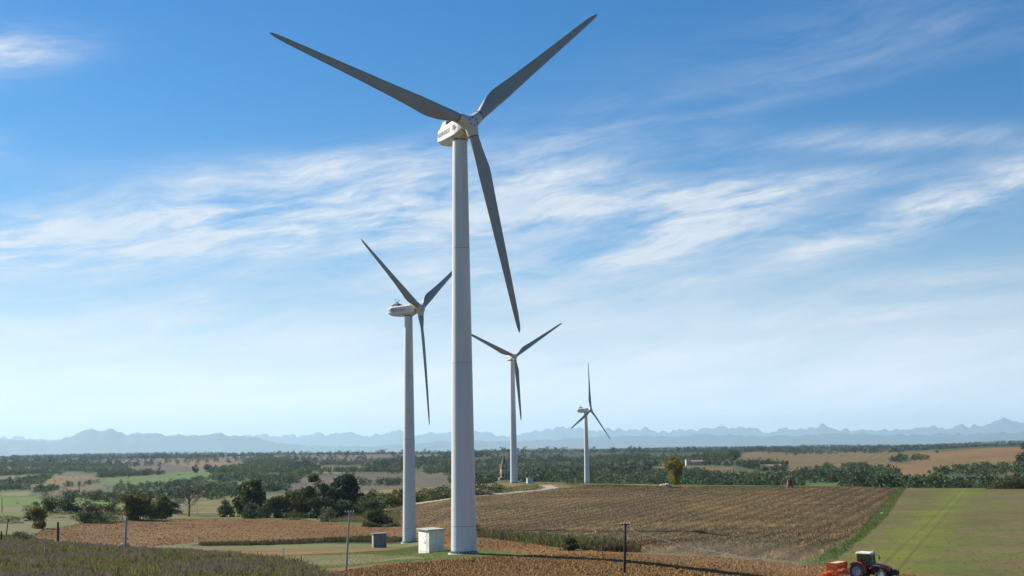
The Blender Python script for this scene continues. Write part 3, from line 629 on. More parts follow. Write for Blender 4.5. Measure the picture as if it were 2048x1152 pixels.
def crown_arrays(w, h, n, size, g, lobes=9, flat=1., low=.12, tall=1.):
    """leaf quads filling uneven lobes of a crown w wide and h tall above z=0"""
    L = []
    for i in range(lobes):
        t = g.uniform(0, 2*math.pi); zc = g.uniform(low, .84); prof = math.sqrt(max(.12, 1-((zc-(.45 if low > .08 else .2))/(.6 if low > .08 else .8))**2)); rr_ = g.uniform(.10, .33)*prof
        s = g.uniform(.17, .30)*(.55+.45*prof); L.append((math.cos(t)*rr_*w, math.sin(t)*rr_*w, zc*h, s*w*.72, s*min(w*.9, h)*.72*flat))
    L.append((0, 0, h*.45, w*.27, h*.36)); L = np.array(L); wt = L[:, 3]**1.6; k = g.choice(len(L), n, p=wt/wt.sum())
    d = g.normal(size=(n, 3)); d /= np.linalg.norm(d, axis=1)[:, None]; rad_ = g.uniform(.45, 1.12, n)**.8+g.normal(size=n)*.10
    P = L[k, :3]+d*np.c_[L[k, 3], L[k, 3], L[k, 4]]*rad_[:, None]; P[:, 2] = P[:, 2]-np.percentile(P[:, 2], 1 if low > .08 else 8); P[:, 2] *= h*(1-.0)/np.percentile(P[:, 2], 98.5); P[:, 2] = np.maximum(P[:, 2], h*.01); ex = np.percentile(np.abs(P[:, :2]), 97); P[:, :2] *= w*.5/ex
    u = g.normal(size=(n, 3)); u /= np.linalg.norm(u, axis=1)[:, None]; v = np.cross(u, g.normal(size=(n, 3))); v /= np.linalg.norm(v, axis=1)[:, None]
    s = size*g.uniform(.55, 1.35, n)[:, None]; u = u*s; v = v*s*.7
    V = np.stack([P-u, P-v, P+u, P+v], 1).reshape(-1, 3); F = np.arange(4*n).reshape(n, 4)
    lob = g.uniform(.72, 1.25, len(L)); c = (lob[k]*g.uniform(.7, 1.3, n)).repeat(4)
    return V, F, c
def add_crown(T, w, h, n, size, g, col, name='crown', col2=None, **kw):
    V, F, c = crown_arrays(w, h, n, size, g, **kw); o = mesh_np(name, V, F, FOL, T); hue = g.uniform(0, 1, len(c)//4).repeat(4)[:, None]
    zt = np.clip(V[:, 2]/h, 0, 1)[:, None]; c2 = np.array(col2 if col2 else tuple(q*1.15 for q in col)); C_ = (np.array(col)*(1-hue)+c2*hue)*c[:, None]; set_col(o, C_); return o
def trunk(T, h, r0, g, limbs=5, top=.75, m=None, spread=.4, w=None):
    mb = MB(); w = w or h*.6; lean = g.uniform(-.04, .04, 2)*h
    p = [Vector((lean[0]*t, lean[1]*t, h*top*t)) for t in (0, .25, .5, .75, 1)]; p[0].z = -.3; mb.tube(p, [r0*1.25, r0*.9, r0*.7, r0*.45, r0*.15], 8)
    for i in range(limbs):
        t = g.uniform(.25, .7); b = Vector((lean[0]*t, lean[1]*t, h*top*t)); a = g.uniform(0, 6.28); L = w*g.uniform(.25, .45)
        e = b+Vector((math.cos(a)*L, math.sin(a)*L, h*g.uniform(.15, .32))); mb.tube([b, b.lerp(e, .5)+Vector((0, 0, -.04*h)), e], [r0*.4, r0*.25, r0*.08], 6)
    return mb.build('trunk', m or M_BARK, T, True)
DKG = (.06, .078, .024); OLV = (.095, .092, .022); YEL = (.24, .20, .03); GRY = (.12, .135, .07); MID = (.065, .092, .028); LGT = (.13, .16, .03); BRN = (.16, .13, .045)
def tree(px, base, top, wpx, name, label, col, col2=None, cat='tree', group=None, dense=1., r=None, low=None, lift=0., lobes=14, **kw):
    low = (.02 if cat == 'bush' else .12) if low is None else low; wpx = wpx*(1.12 if cat == 'bush' else .98); kw['lobes'] = lobes
    g = np.random.default_rng(int(px*7+base*13+wpx)); 
    if r is None: x, y, z, r = at(px, base)
    else: a, t = ray(px, base); x, y = r*math.sin(a), r*math.cos(a); z = gz(x, y)
    s = r/FPX; zt = seg(px, top, r).z; h = max(zt-z, 3*s)*1.04; w = wpx*s*1.06
    T = empty(name, (x, y, z), g.uniform(0, 6.28), label, cat, group)
    wpr = wpx/2.; n = int(np.clip(wpr*(h/s/2)*7*dense, 160, 6500)); size = max(.14, min(w, h)*(.055 if wpx > 18 else .09))
    if cat == 'bush': pass
    elif wpx >= 9: trunk(T, h, max(.08, w*.028), g, w=w, limbs=4 if wpx > 25 else 2)
    else: trunk(T, h, max(.08, w*.04), g, limbs=0)
    c = add_crown(T, w, h*(1-lift), n, size, g, col, col2=col2, low=low, **kw); c.location.z = h*lift
    return T
GC = 'dark trees clumped behind the ploughed field'
tree(497, 1035, 967, 52, 'broadleaf_tree', 'dark tree with olive top, standing alone at the left end of the clump', DKG, OLV, group=GC, low=.3, lobes=14)
tree(636, 1031, 954, 36, 'broadleaf_tree', 'tall loose olive tree rising from the middle of the clump', (.08, .09, .035), (.10, .10, .04), group=GC, dense=.8, lobes=12)
tree(688, 1029, 957, 62, 'broadleaf_tree', 'wide dark oak with open spreading crown, just right of the tall olive tree', (.035, .052, .026), (.06, .08, .045), group=GC, low=.35, lift=.12, lobes=16)
tree(553, 1036, 996, 44, 'broadleaf_tree', 'dark rounded tree fourth of its clump, right of the lone dark tree', DKG, MID, group=GC)
tree(582, 1034, 985, 26, 'broadleaf_tree', 'narrow dark olive tree between two rounded dark trees of the clump', DKG, OLV, group=GC)
tree(606, 1035, 979, 44, 'broadleaf_tree', 'dark leafy tree directly left of the tall olive tree', DKG, OLV, group=GC, lobes=12)
tree(650, 1036, 998, 54, 'large_bush', 'low dark bush mass below the tall olive tree', DKG, (.028, .04, .016), cat='bush', group=GC)
tree(693, 1034, 1003, 50, 'large_bush', 'low dark bush mass below the wide oak', DKG, MID, cat='bush', group=GC)
tree(731, 1030, 998, 50, 'large_bush', 'dark bush mass at the right end of the clump under the road', DKG, MID, cat='bush', group=GC)
tree(714, 1026, 990, 34, 'large_bush', 'mid green bush against the right side of the wide oak', MID, OLV, cat='bush', group=GC)
tree(525, 1036, 1014, 32, 'large_bush', 'dark low bush right of the lone dark tree', DKG, MID, cat='bush', group=GC)
tree(500, 1037, 1008, 28, 'large_bush', 'grey green bush in front of the lone dark tree', MID, (.07, .09, .05), cat='bush', group=GC)
tree(453, 1034, 1003, 25, 'large_bush', 'single dark bush left of the lone dark tree', DKG, MID, cat='bush')
tree(585, 1040, 1025, 38, 'large_bush', 'low olive bush in front of the clump, left of the pale front bush', OLV, MID, cat='bush')
tree(654, 1043, 1017, 27, 'large_bush', 'pale olive bush standing at the field edge in front of the clump', (.10, .11, .045), (.13, .13, .06), cat='bush')
tree(753, 1053, 1020, 42, 'large_bush', 'dark round bush at the left tip of the sunflower field', DKG, OLV, cat='bush', dense=1.3)
GH = 'hedge bushes lining the gravel track'
for px, b, t, w, lab, c, c2 in (
 (745, 1019, 995, 22, 'bright green bush at the lower end of the track hedge', LGT, MID), (751, 1012, 983, 28, 'dark bush behind the bright green one on the track hedge', DKG, MID),
 (770, 1016, 989, 32, 'leafy mid green bush left of the yellow green one beside the track', MID, LGT), (791, 1012, 982, 22, 'yellow green bush touching the left edge of the second turbine tower', LGT, YEL),
 (806, 1008, 980, 24, 'dark bush behind the second turbine tower', DKG, MID),
 (840, 1003, 979, 34, 'dark bush just right of the second turbine tower', DKG, MID), (866, 1000, 977, 34, 'dark bush midway between the two nearest towers', DKG, OLV), (889, 997, 974, 34, 'dark bush left of the tallest tower', DKG, MID),
 (918, 994, 972, 36, 'bush behind the tallest tower', DKG, MID), (955, 990, 967, 46, 'dark bush touching the right edge of the tallest tower', (.028, .04, .016), MID),
 (994, 985, 966, 26, 'pointed dark bush in the hedge below the church tower', DKG, MID), (1016, 983, 971, 36, 'low dark bush below the third turbine, left half', DKG, MID),
 (1045, 981, 970, 40, 'low dark bush below the third turbine, right half', DKG, OLV), (1070, 979, 970, 28, 'last low dark bush of the hedge before the pale track bend', DKG, MID)):
    tree(px, b, t, w, 'hedge_bush', lab, c, c2, cat='bush', group=GH, r=None)
for px, w, lab in ((1160, 44, 'left'), (1205, 50, 'middle'), (1248, 44, 'right')):
    tree(px, 973, 963, w, 'hedge_bush', 'low dark hedge bush on the crest below the farthest turbine, %s of three' % lab, DKG, MID, cat='bush', group='low hedge on the crest')
tree(953, 1073, 1050, 18, 'large_bush', 'small yellowish bush touching the foot of the tallest tower', OLV, LGT, cat='bush')
tree(1137, 1101, 1078, 30, 'large_bush', 'round green bush on the lower edge of the sunflower field', MID, OLV, cat='bush', dense=1.3)
tree(1349, 965, 919, 30, 'broadleaf_tree', 'lone yellow green tree on the crest, right of the farthest turbine', (.34, .25, .02), (.17, .15, .02), r=596, low=.25, lobes=14, dense=1.4)
# left valley edge
GL = 'trees on the left valley edge'
for px, b, t, w, lab, c, c2 in (
 (104, 1025, 996, 32, 'dark blue green tree, left one of the pair on the bright green field', DKG, MID), (141, 1026, 997, 46, 'wider dark blue green tree, right one of the pair on the bright green field', DKG, (.05, .07, .035)),
 (67, 1025, 1005, 28, 'small dark tree left of the blue green pair', DKG, MID), (180, 1026, 1003, 32, 'grey green tree right of the blue green pair', (.05, .065, .035), GRY),
 (226, 1029, 1003, 40, 'dull green spreading tree left of the olive tree', MID, OLV), (272, 1041, 992, 46, 'large olive brown tree behind the grey concrete pole', OLV, BRN),
 (322, 1038, 996, 42, 'light green tree with visible stem beside the pale lane', OLV, LGT), (349, 1028, 1000, 24, 'dark tree just left of the bare tree', DKG, MID)):
    tree(px, b, t, w, 'broadleaf_tree', lab, c, c2, group=GL)
tree(78, 1057, 1017, 30, 'broadleaf_tree', 'small yellow green tree at the left tip of the ploughed field', OLV, YEL, dense=1.2)
for px, b, t, w, lab, c, c2 in ((182, 1046, 1013, 40, 'grey green bush in front of the valley trees, left', GRY, OLV), (225, 1044, 1024, 54, 'long low brownish bush under the olive brown tree', BRN, OLV), (205, 1047, 1030, 40, 'low olive bush at the upper edge of the ploughed field', OLV, MID),
 (40, 1081, 1065, 38, 'dark bush at the weedy edge, lower left', DKG, MID), (55, 1042, 1026, 13, 'small upright dark bush, far left', DKG, MID), (22, 1047, 1031, 42, 'wide dark bush touching the left frame edge', DKG, OLV), (120, 1036, 1024, 60, 'pale green scrub below the blue green pair', LGT, OLV),
 (300, 1041, 1022, 36, 'low green bush at the foot of the olive brown tree', MID, OLV)):
    tree(px, b, t, w, 'large_bush', lab, c, c2, cat='bush')
# bare tree
x, y, z, r = at(378, 1033); s = r/FPX; g = np.random.default_rng(5); T = empty('bare_tree', (x, y, z), 0, 'leafless brown tree with fan of thin branches above the ploughed field', 'tree'); mb = MB(); H_ = 64*s
mb.tube([(0, 0, -.3), (0, 0, H_*.3), (.2, 0, H_*.6)], [.4, .3, .18], 8)
def br(p, d, L, r0, k):
    e = p+d*L; mb.tube([p, p.lerp(e, .5)+Vector(g.normal(size=3)*.03*L), e], [r0, r0*.7, r0*.35], 5, cap=False)
    if k:
        for i in range(4 if k > 1 else 3):
            q = (d+Vector(g.normal(size=3))*.42+Vector((0, 0, .18))).normalized(); br(p.lerp(e, g.uniform(.4, 1)), q, L*g.uniform(.55, .78), r0*.5, k-1)
for i in range(11):
    a = i*2.4; up_ = g.uniform(.5, 1.3); br(Vector((0, 0, H_*(.22+.03*i))), Vector((math.cos(a), math.sin(a), up_)).normalized(), H_*.3, .16, 3)
mb.build('branches', mat('bare_bark', (.12, .09, .065), .95, var=.2), T); add_crown(T, 44*s, H_*.9, 260, .16, g, (.12, .08, .045), name='dry_leaves')
# hedgerow and skyline trees
for i, (px, b, t, w, lab) in enumerate(((88, 999, 986, 24, 'first tree from the left'), (113, 1000, 988, 24, 'second tree from the left'), (137, 1001, 981, 24, 'rounded tallest tree'), (163, 1001, 989, 22, 'small tree right of the tallest'), (188, 1003, 982, 30, 'broad fifth tree'),
     (213, 1004, 985, 26, 'sixth tree'), (240, 1005, 989, 28, 'seventh tree'), (268, 1007, 992, 26, 'tree just above the olive brown one'), (297, 1010, 995, 26, 'last tree at the right end'))):
    tree(px, b, t, w, 'hedgerow_tree', 'dark %s in the row behind the bright green field' % lab, (.04, .055, .024), MID, group='row of trees behind the bright green field')
for px, b, t, w, lab in ((70, 929, 923, 22, 'flat topped tree on the left skyline'), (100, 929, 923, 22, 'low wide tree on the left skyline, right of the flat topped one'), (155, 929, 920, 14, 'small round tree left of the biggest skyline tree'), (178, 929, 917, 22, 'biggest dark tree on the left skyline'),
     (318, 944, 930, 0, ''), (355, 926, 920, 10, 'left of two small trees on the brown skyline field'), (370, 926, 919, 8, 'right of two small trees on the brown skyline field'), (393, 936, 922, 6, 'slim upright tree on the orange field'), (457, 926, 916, 10, 'lone tree on the orange skyline field'),
     (391, 946, 931, 13, 'bluish tree below the slim upright one'), (417, 944, 930, 15, 'bluish tree at the right end of the orange field'), (609, 934, 920, 15, 'dark conifer like tree at the end of the valley wood'), (598, 934, 924, 10, 'smaller dark tree left of the conifer like one'),
     (319, 938, 924, 8, 'dark tree tip on the purple brown field'), (1467, 920, 901, 24, 'big dark tree at the left corner of the striped hill'), (1799, 910, 901, 7, 'tiny dark tree on the ridge of the orange hill, left'), (1874, 906, 899, 7, 'tiny dark tree on the ridge of the orange hill, right'),
     (2046, 899, 886, 12, 'dark tree on the ridge at the right frame edge'), (2043, 933, 906, 22, 'dark round tree on the orange hill at the right frame edge'), (1571, 949, 937, 12, 'single dark tree below the striped hill')):
    if w: tree(px, b, t, w, 'distant_tree', lab, (.03, .043, .02), (.045, .06, .03), group='single trees far off')
for px, b, t, w, lab, c in ((1999, 975, 957, 40, 'left', BRN), (2030, 975, 955, 44, 'right', OLV), (2062, 975, 955, 40, 'outermost', OLV)):
    tree(px, b, t, w, 'large_bush', '%s olive bush on the green field crest at the right frame edge' % lab, (.05, .055, .022), OLV, cat='bush', group='bushes at the right end of the green field', r=575)

# ------------------------------------------------------------------ woods (far off, read as one mass)
CHX = hit(1008, 963)
def wood(name, polys, label, sp, hgt, col, col2, seed):
    hgt = hgt*.72; col = tuple(c*1.15 for c in col); col2 = tuple(c*1.35 for c in col2)
    g = np.random.default_rng(seed); protos = []
    for i in range(8):
        V, F, c = crown_arrays(1., 1., 80, .105, g, lobes=6); protos.append((V, F, c))
    AV, AF, AC = [], [], []; k0 = 0
    for P_, fac in polys:
        P = P_ if isinstance(P_, np.ndarray) else wp(P_); x, y = scatter_sp(P, sp*fac)
        keep = fbm(x/42, y/60, 3, seed) > .46; bear = 1024+FPX*x/y; keep &= ~((bear > 978) & (bear < 1042) & (np.hypot(x, y) < 1320)); x, y = x[keep], y[keep]; z = hz(x, y); pid = g.integers(0, 8, len(x))
        patch = fbm(x/110+7, y/110, 3, seed+3)
        for i in range(8):
            m = pid == i; n = m.sum()
            if not n: continue
            V, F, c = protos[i]; hh = hgt*g.uniform(.6, 1.25, n)*fac; ww = hh*g.uniform(.75, 1.15, n); th = g.uniform(0, 6.28, n); ct, st_ = np.cos(th), np.sin(th)
            X_ = (V[None, :, 0]*ct[:, None]-V[None, :, 1]*st_[:, None])*ww[:, None]+x[m][:, None]; Y_ = (V[None, :, 0]*st_[:, None]+V[None, :, 1]*ct[:, None])*ww[:, None]+y[m][:, None]
            Z_ = V[None, :, 2]*hh[:, None]+z[m][:, None]-.6
            AV.append(np.stack([X_, Y_, Z_], -1).reshape(-1, 3)); nv = len(V); AF.append((F[None]+(np.arange(n)*nv)[:, None, None]).reshape(-1, 4)+k0); k0 += n*nv
            mixp = np.clip(patch[m]*2.2-.6+g.normal(size=n)*.22, 0, 1)[:, None, None]; base = np.array(col)*(1-mixp)+np.array(col2)*mixp
            AC.append((base*(c[None, :, None])*g.uniform(.75, 1.25, n)[:, None, None]).reshape(-1, 3))
    V = np.concatenate(AV); F = np.concatenate(AF); o = mesh_np(name, V, F, FOL); set_col(o, np.concatenate(AC)); tag(o, label, 'woodland', kind='stuff'); print(name, len(F)//80)
wood('woodland', [([(0, 928), (60, 927), (170, 922), (270, 936), (265, 944), (190, 950), (120, 944), (0, 953)], 1.25), ([(0, 962), (60, 957), (105, 952), (92, 965), (40, 973), (0, 975)], 1), ([(0, 942), (130, 946), (130, 950), (0, 952)], 1),
  ([(60, 987), (100, 976), (190, 965), (205, 957), (197, 968), (140, 973), (85, 990)], .9), ([(228, 980), (240, 966), (330, 968), (360, 960), (400, 972), (470, 979), (480, 996), (400, 1000), (320, 1002), (225, 988)], .9),
  ([(190, 950), (240, 942), (330, 946), (310, 950), (200, 957)], 1.), ([(0, 975), (60, 975), (60, 980), (0, 983)], .8), ([(350, 960), (430, 957), (430, 960), (350, 966)], .8), ([(130, 992), (300, 996), (300, 1002), (130, 998)], .8)],
  'patches of woodland and hedgerow on the left side of the valley', 9.5, 8.5, (.04, .06, .026), (.085, .11, .04), 11)
wood('woodland', [([(430, 939), (520, 929), (580, 928), (640, 938), (645, 946), (595, 956), (600, 966), (560, 977), (500, 969), (430, 966), (422, 946)], 1.1), ([(405, 977), (560, 977), (590, 985), (560, 1000), (420, 1002)], .9),
  ([(485, 926), (520, 916), (560, 918), (640, 931), (560, 934)], 1.3), ([(640, 929), (725, 927), (725, 931), (640, 933)], 1.), ([(630, 944), (720, 942), (800, 944), (800, 948), (700, 948), (640, 950)], 1), ([(720, 969), (800, 966), (800, 971), (720, 973)], .9)],
  'woodland in the middle of the valley, left of the two nearest towers', 9.5, 9.5, (.04, .065, .025), (.08, .11, .038), 12)
wood('woodland', [([(725, 936), (800, 917), (1000, 911), (1300, 911), (1300, 935), (1300, 948), (1290, 958), (1000, 962), (900, 960), (905, 951), (848, 951), (850, 938), (800, 944), (720, 944)], 1.3), ([(900, 950), (1000, 948), (1300, 948), (1340, 950), (1350, 962), (1000, 968), (900, 966)], 1.), ([(850, 937), (905, 933), (905, 937), (850, 940)], 1)],
  'dark forest behind the church tower, filling the centre of the valley', 11.5, 9.5, (.032, .048, .026), (.07, .095, .032), 13)
wood('woodland', [([(1290, 912), (1370, 914), (1460, 906), (1484, 912), (1462, 933), (1380, 930), (1330, 931), (1290, 936)], 1.2), ([(1290, 948), (1330, 942), (1400, 946), (1490, 951), (1600, 955), (1606, 974), (1340, 974), (1290, 960)], .95),
  ([(1470, 926), (1570, 929), (1577, 942), (1500, 945), (1475, 936)], 1.)], 'woodland around the two farmhouses, left of the striped hill', 10, 9, (.032, .05, .024), (.06, .085, .032), 14)
wood('woodland', [([(1602, 950), (1660, 937), (1672, 947), (1782, 941), (1800, 955), (1812, 966), (1812, 976), (1684, 976), (1682, 966), (1602, 966)], 1.), ([(1812, 966), (1880, 947), (1950, 939), (2048, 936), (2140, 936), (2140, 976), (1812, 976)], 1.),
  ([(1775, 921), (1830, 915), (1870, 922), (1800, 926)], 1.), ([(1680, 936), (1735, 930), (1735, 934), (1685, 938)], .8)], 'dark woods below the orange hill on the right', 9.5, 9.5, (.03, .046, .022), (.06, .085, .03), 15)
wood('woodland', [([(-60, 923), (500, 915.5), (1000, 908.5), (1000, 910), (500, 917.5), (-60, 925)], 2.2), ([(1000, 908), (1500, 901.5), (2100, 894), (2100, 896), (1500, 904.5), (1000, 911)], 2.2)],
  'thin line of far woods on the horizon', 17, 4.2, (.03, .045, .03), (.05, .065, .035), 16)

def sector(r0, r1, a0, a1): return np.array([(r*math.sin(rad(a)), r*math.cos(rad(a))) for r, aa in ((r0, np.linspace(a0, a1, 20)), (r1, np.linspace(a1, a0, 20))) for a in aa])
wood('woodland', [(sector(3300, 9500, -24, 24), 3.)], 'far woods on the low blue hills under the mountains', 17, 6.5, (.03, .045, .03), (.05, .065, .04), 19)
wood('scattered_scrub', [([(0, 930), (500, 922), (900, 915), (900, 965), (600, 975), (480, 998), (330, 1003), (0, 990)], 2.6), ([(900, 915), (1450, 915), (1450, 960), (900, 960)], 3.), ([(0, 1004), (90, 1012), (330, 1016), (350, 1036), (150, 1046), (0, 1064)], 1.5)],
  'pale green scrub scattered between the valley fields', 24, 1.7, (.09, .12, .04), (.13, .15, .06), 18)
# ------------------------------------------------------------------ field plants
def blades(x, y, h, w, nb, lean, cols, g, name, label, cat, zoff=0):
    n = len(x)*nb; X_ = np.repeat(x, nb)+g.normal(size=n)*w*.9; Y_ = np.repeat(y, nb)+g.normal(size=n)*w*.9; H_ = np.repeat(h, nb)*g.uniform(.5, 1.1, n); z = hz(X_, Y_)-.05+zoff
    a = g.uniform(0, math.pi, n); ww = w*g.uniform(.25, .6, n); lx = g.normal(size=n)*lean*H_; ly = g.normal(size=n)*lean*H_; dx, dy = np.cos(a)*ww, np.sin(a)*ww
    V = np.stack([np.c_[X_-dx*.4, Y_-dy*.4, z], np.c_[X_+dx*.4, Y_+dy*.4, z], np.c_[X_+lx+dx, Y_+ly+dy, z+H_*.72], np.c_[X_+lx*1.2, Y_+ly*1.2, z+H_]], 1).reshape(-1, 3)
    F = np.arange(4*n).reshape(n, 4); c = np.repeat(cols, nb, 0)*g.uniform(.65, 1.35, n)[:, None]; o = mesh_np(name, V, F, FOL); set_col(o, np.repeat(c, 4, 0)); tag(o, label, cat, kind='stuff'); return o
g = np.random.default_rng(21)
# dried sunflowers in rows
P = SUNW; th = rad(20.5); rows = []
ux, uy = math.sin(th), math.cos(th)
cc = P @ np.array([[uy, ux], [-ux, uy]]); lo, hi = cc.min(0), cc.max(0)
ru = np.arange(lo[0], hi[0], 1.3); rv = np.arange(lo[1], hi[1], .5); U1, V1 = np.meshgrid(ru, rv); U1 = (U1+g.normal(size=U1.shape)*.3).ravel(); V1 = (V1+g.normal(size=V1.shape)*.25).ravel()
x = U1*uy+V1*ux; y = -U1*ux+V1*uy; m = inside(x, y, P) & (g.uniform(size=x.shape) < .9); x, y = x[m], y[m]
den = fbm(x/18, y/45, 4, 41); lightp = np.clip((fbm(x/30+4, y/22, 4, 43)-.54)*5, 0, 1)*np.clip((np.hypot(x, y)-250)/60, .5, 1); greenp = np.clip((fbm(x/13, y/26, 3, 47)-.60)*7, 0, 1)
r_ = np.hypot(x, y); edge = np.clip((265-r_)/30, 0, 1)*.4
cs = np.array([.10, .07, .03])[None]*(1-lightp[:, None])+np.array([.29, .185, .075])[None]*lightp[:, None]; cs = cs*(1-greenp[:, None])+np.array([.07, .085, .025])*greenp[:, None]
pale = g.uniform(size=len(x)) < .05; cs[pale] = (.42, .31, .14); dk = g.uniform(size=len(x)) < .22; cs[dk] = cs[dk]*.5
blades(x, y, g.uniform(.22, .55, len(x))*(1+.3*np.sin((x*math.cos(th)-y*math.sin(th))*2*math.pi/5.1)), .13, 3, .35, cs*(1.12+.5*np.sin((x*math.cos(th)-y*math.sin(th))*2*math.pi/5.1))[:, None]*.86, g, 'sunflower_crop', 'dried brown sunflower crop standing in rows on the hillside', 'crop')
# weedy margin below the sunflowers
q = wp([(940, 1070), (1000, 1073), (1080, 1078), (1160, 1090), (1250, 1101), (1300, 1106), (1200, 1103), (1120, 1096), (1040, 1084), (945, 1074)]); x, y = scatter_sp(q, .42)
gcol = np.where((fbm(x/6, y/6, 3, 51) > .5)[:, None], np.array([.10, .12, .035]), np.array([.13, .11, .05])); blades(x, y, g.uniform(.6, 1.6, len(x))*(.5+fbm(x/7, y/7, 2, 52)), .3, 5, .2, gcol, g, 'weed_margin', 'tall green and brown weeds along the lower sunflower edge', 'weeds')
q = wp([(400, 1089.5), (560, 1085), (740, 1076), (830, 1076), (830, 1081), (640, 1086), (400, 1092)]); x, y = scatter_sp(q, .5)
blades(x, y, g.uniform(.5, 1.2, len(x)), .3, 4, .2, np.where((fbm(x/9, y/9, 3, 55) > .5)[:, None], np.array([.09, .08, .035]), np.array([.06, .07, .025])), g, 'dry_weeds', 'dark dry weeds in the ditch between the ploughed strips', 'weeds')
# corn like strip
q = wp([(668, 1040), (700, 1034), (760, 1026), (800, 1022), (800, 1053), (740, 1047), (690, 1043)]); x, y = scatter_sp(q, 1.1)
blades(x, y, g.uniform(.8, 1.5, len(x)), .3, 4, .15, np.tile(np.array([[.17, .15, .06]]), (len(x), 1)), g, 'maize_strip', 'yellow green maize strip beside the dark bush', 'crop')
# verge and pad grass
for nm, poly, sp, hh, c1_, c2_, lab in (
 ('verge_grass', [(1797, 977), (1815, 976), (1785, 1018), (1745, 1060), (1700, 1098), (1655, 1132), (1615, 1134), (1690, 1085), (1742, 1030)], .55, .45, (.085, .12, .025), (.13, .15, .04), 'bright green grass on the verge between sunflowers and green field'),
 ('pad_grass', [(540, 1112), (640, 1107), (700, 1105), (790, 1099), (835, 1091), (900, 1095), (965, 1097), (1060, 1109), (1000, 1114), (870, 1122), (760, 1128), (700, 1134), (560, 1140)], .28, .16, (.10, .15, .022), (.19, .19, .06), 'short grass on the pad around the tallest turbine')):
    x, y = scatter_sp(wp(poly), sp); k = np.clip(fbm(x/5, y/5, 3, 61)*3-1, 0, 1)[:, None]; base_c = np.array(c1_)*(1-k)+np.array(c2_)*k
    if nm == 'pad_grass': pc = inside(x, y, wp([(540, 1118), (600, 1110), (720, 1108), (790, 1112), (850, 1117), (740, 1125), (640, 1131), (560, 1133)])); base_c[pc] = np.array([.26, .235, .11])*(.8+.4*g.uniform(size=(pc.sum(), 1)))
    blades(x, y, g.uniform(.4, 1, len(x))*hh, hh*.35, 4, .35, base_c, g, nm, lab, 'grass')
# young crop rows on the sown field
SW = wp([(1815, 977), (1900, 976), (2140, 976), (2140, 1150), (1800, 1145), (1660, 1136), (1700, 1100), (1785, 1020)])
x, y = scatter_sp(SW, 1.15); sof = side_off(x, y); k = fbm(x/14, y/7, 3, 63); rt = sof > 5; y = np.where(rt, np.round(y/2.6)*2.6, y)+g.normal(size=len(x))*.12
keep = ((k > .38) | (np.abs(sof+1) < 8)) & (np.abs(np.abs(sof)-1.2) > .5); x, y, rt, sof = x[keep], y[keep], rt[keep], sof[keep]
cb_ = np.where((np.abs(sof+1) < 9)[:, None], np.array([.15, .20, .02]), np.array([.13, .15, .035])); blades(x, y, g.uniform(.05, .13, len(x)), .3, 4, .6, cb_, g, 'young_crop', 'short green crop rows sprouting on the sown field', 'crop')
# foreground weeds
x, y = scatter_sp(WEEDW, .52); m = np.hypot(x, y) < 340; x, y = x[m], y[m]; r_ = np.hypot(x, y); k = fbm(x/9, y/16, 4, 71); pur = k > .44
tall = fbm(x/5+3, y/5, 3, 73); cpu = np.array([.145, .124, .088]); cgr = np.array([.125, .11, .05]); cy = np.array([.19, .175, .055]); cbr = np.array([.23, .175, .11])
u = g.uniform(size=len(x))[:, None]; cl = np.where(pur[:, None], np.where(u < .75, cpu, cbr), np.where(u < .55, cgr, np.where(u < .8, cy, cbr)))
blades(x, y, (.3+.9*tall)*g.uniform(.5, 1.2, len(x)), .13, 8, .3, cl, g, 'wild_weeds', 'purple brown and green wild weeds covering the slope at the lower left', 'weeds')
m = (g.uniform(size=len(x)) < .05) & (~pur | (g.uniform(size=len(x)) < .25)); blades(x[m], y[m], g.uniform(.8, 1.5, m.sum()), .13, 10, .10, np.where(g.uniform(size=(m.sum(), 1)) < .7, np.array([.17, .19, .035]), np.array([.06, .07, .02])), g, 'tall_weeds', 'taller leafy green stalks rising from the weeds at the lower left', 'weeds')
m = (r_ < 200) & (g.uniform(size=len(x)) < .03); q = m & (x > -60)
# clods on the ploughed soil
def clods(poly, n, smin, smax, label, seed):
    P = wp(poly); x, y = scatter(P, n); k = ~inside(x, y, WEEDW); x, y = x[k], y[k]; n = len(x); z = hz(x, y); s = (smin+(smax-smin)*g.uniform(size=n)**2.5)*(.45+1.1*fbm(x/5, y/2.5, 3, seed+60))
    base = np.array([(1, 0, 0), (0, 1, 0), (-1, 0, 0), (0, -1, 0), (0, 0, .8), (0, 0, -.5)], float); Fb = np.array([(0, 1, 4), (1, 2, 4), (2, 3, 4), (3, 0, 4)])
    V = base[None]*s[:, None, None]*g.uniform(.6, 1.4, (n, 6, 1)); a = g.uniform(0, 6.28, n); ct, st_ = np.cos(a)[:, None], np.sin(a)[:, None]
    V = np.stack([V[..., 0]*ct-V[..., 1]*st_+x[:, None], V[..., 0]*st_+V[..., 1]*ct+y[:, None], V[..., 2]+z[:, None]+.01], -1).reshape(-1, 3)
    F = (Fb[None]+(np.arange(n)*6)[:, None, None]).reshape(-1, 3); o = mesh_np('soil_clods', V, F, GM, smooth=False)
    c = np.repeat(np.array([SOIL2])*.82*g.uniform(.75, 1.3, (n, 1)), 6, 0); set_col(o, c); set_col(o, np.tile([[.35, 0, .2]], (len(c), 1)), 'tex'); tag(o, label, 'soil', kind='stuff')
clods([(640, 1146), (760, 1131), (870, 1123), (1060, 1110), (1300, 1109), (1450, 1116), (1650, 1131), (1800, 1147), (1900, 1160), (1900, 1190), (640, 1190)], 110000, .04, .20, 'earth clods on the near ploughed soil', 1)
clods(PL[:14]+[(1060, 1109), (950, 1097), (840, 1091), (835, 1074), (640, 1079), (400, 1085), (250, 1094), (100, 1088)], 110000, .06, .22, 'earth clods on the ploughed field behind the turbines', 2)

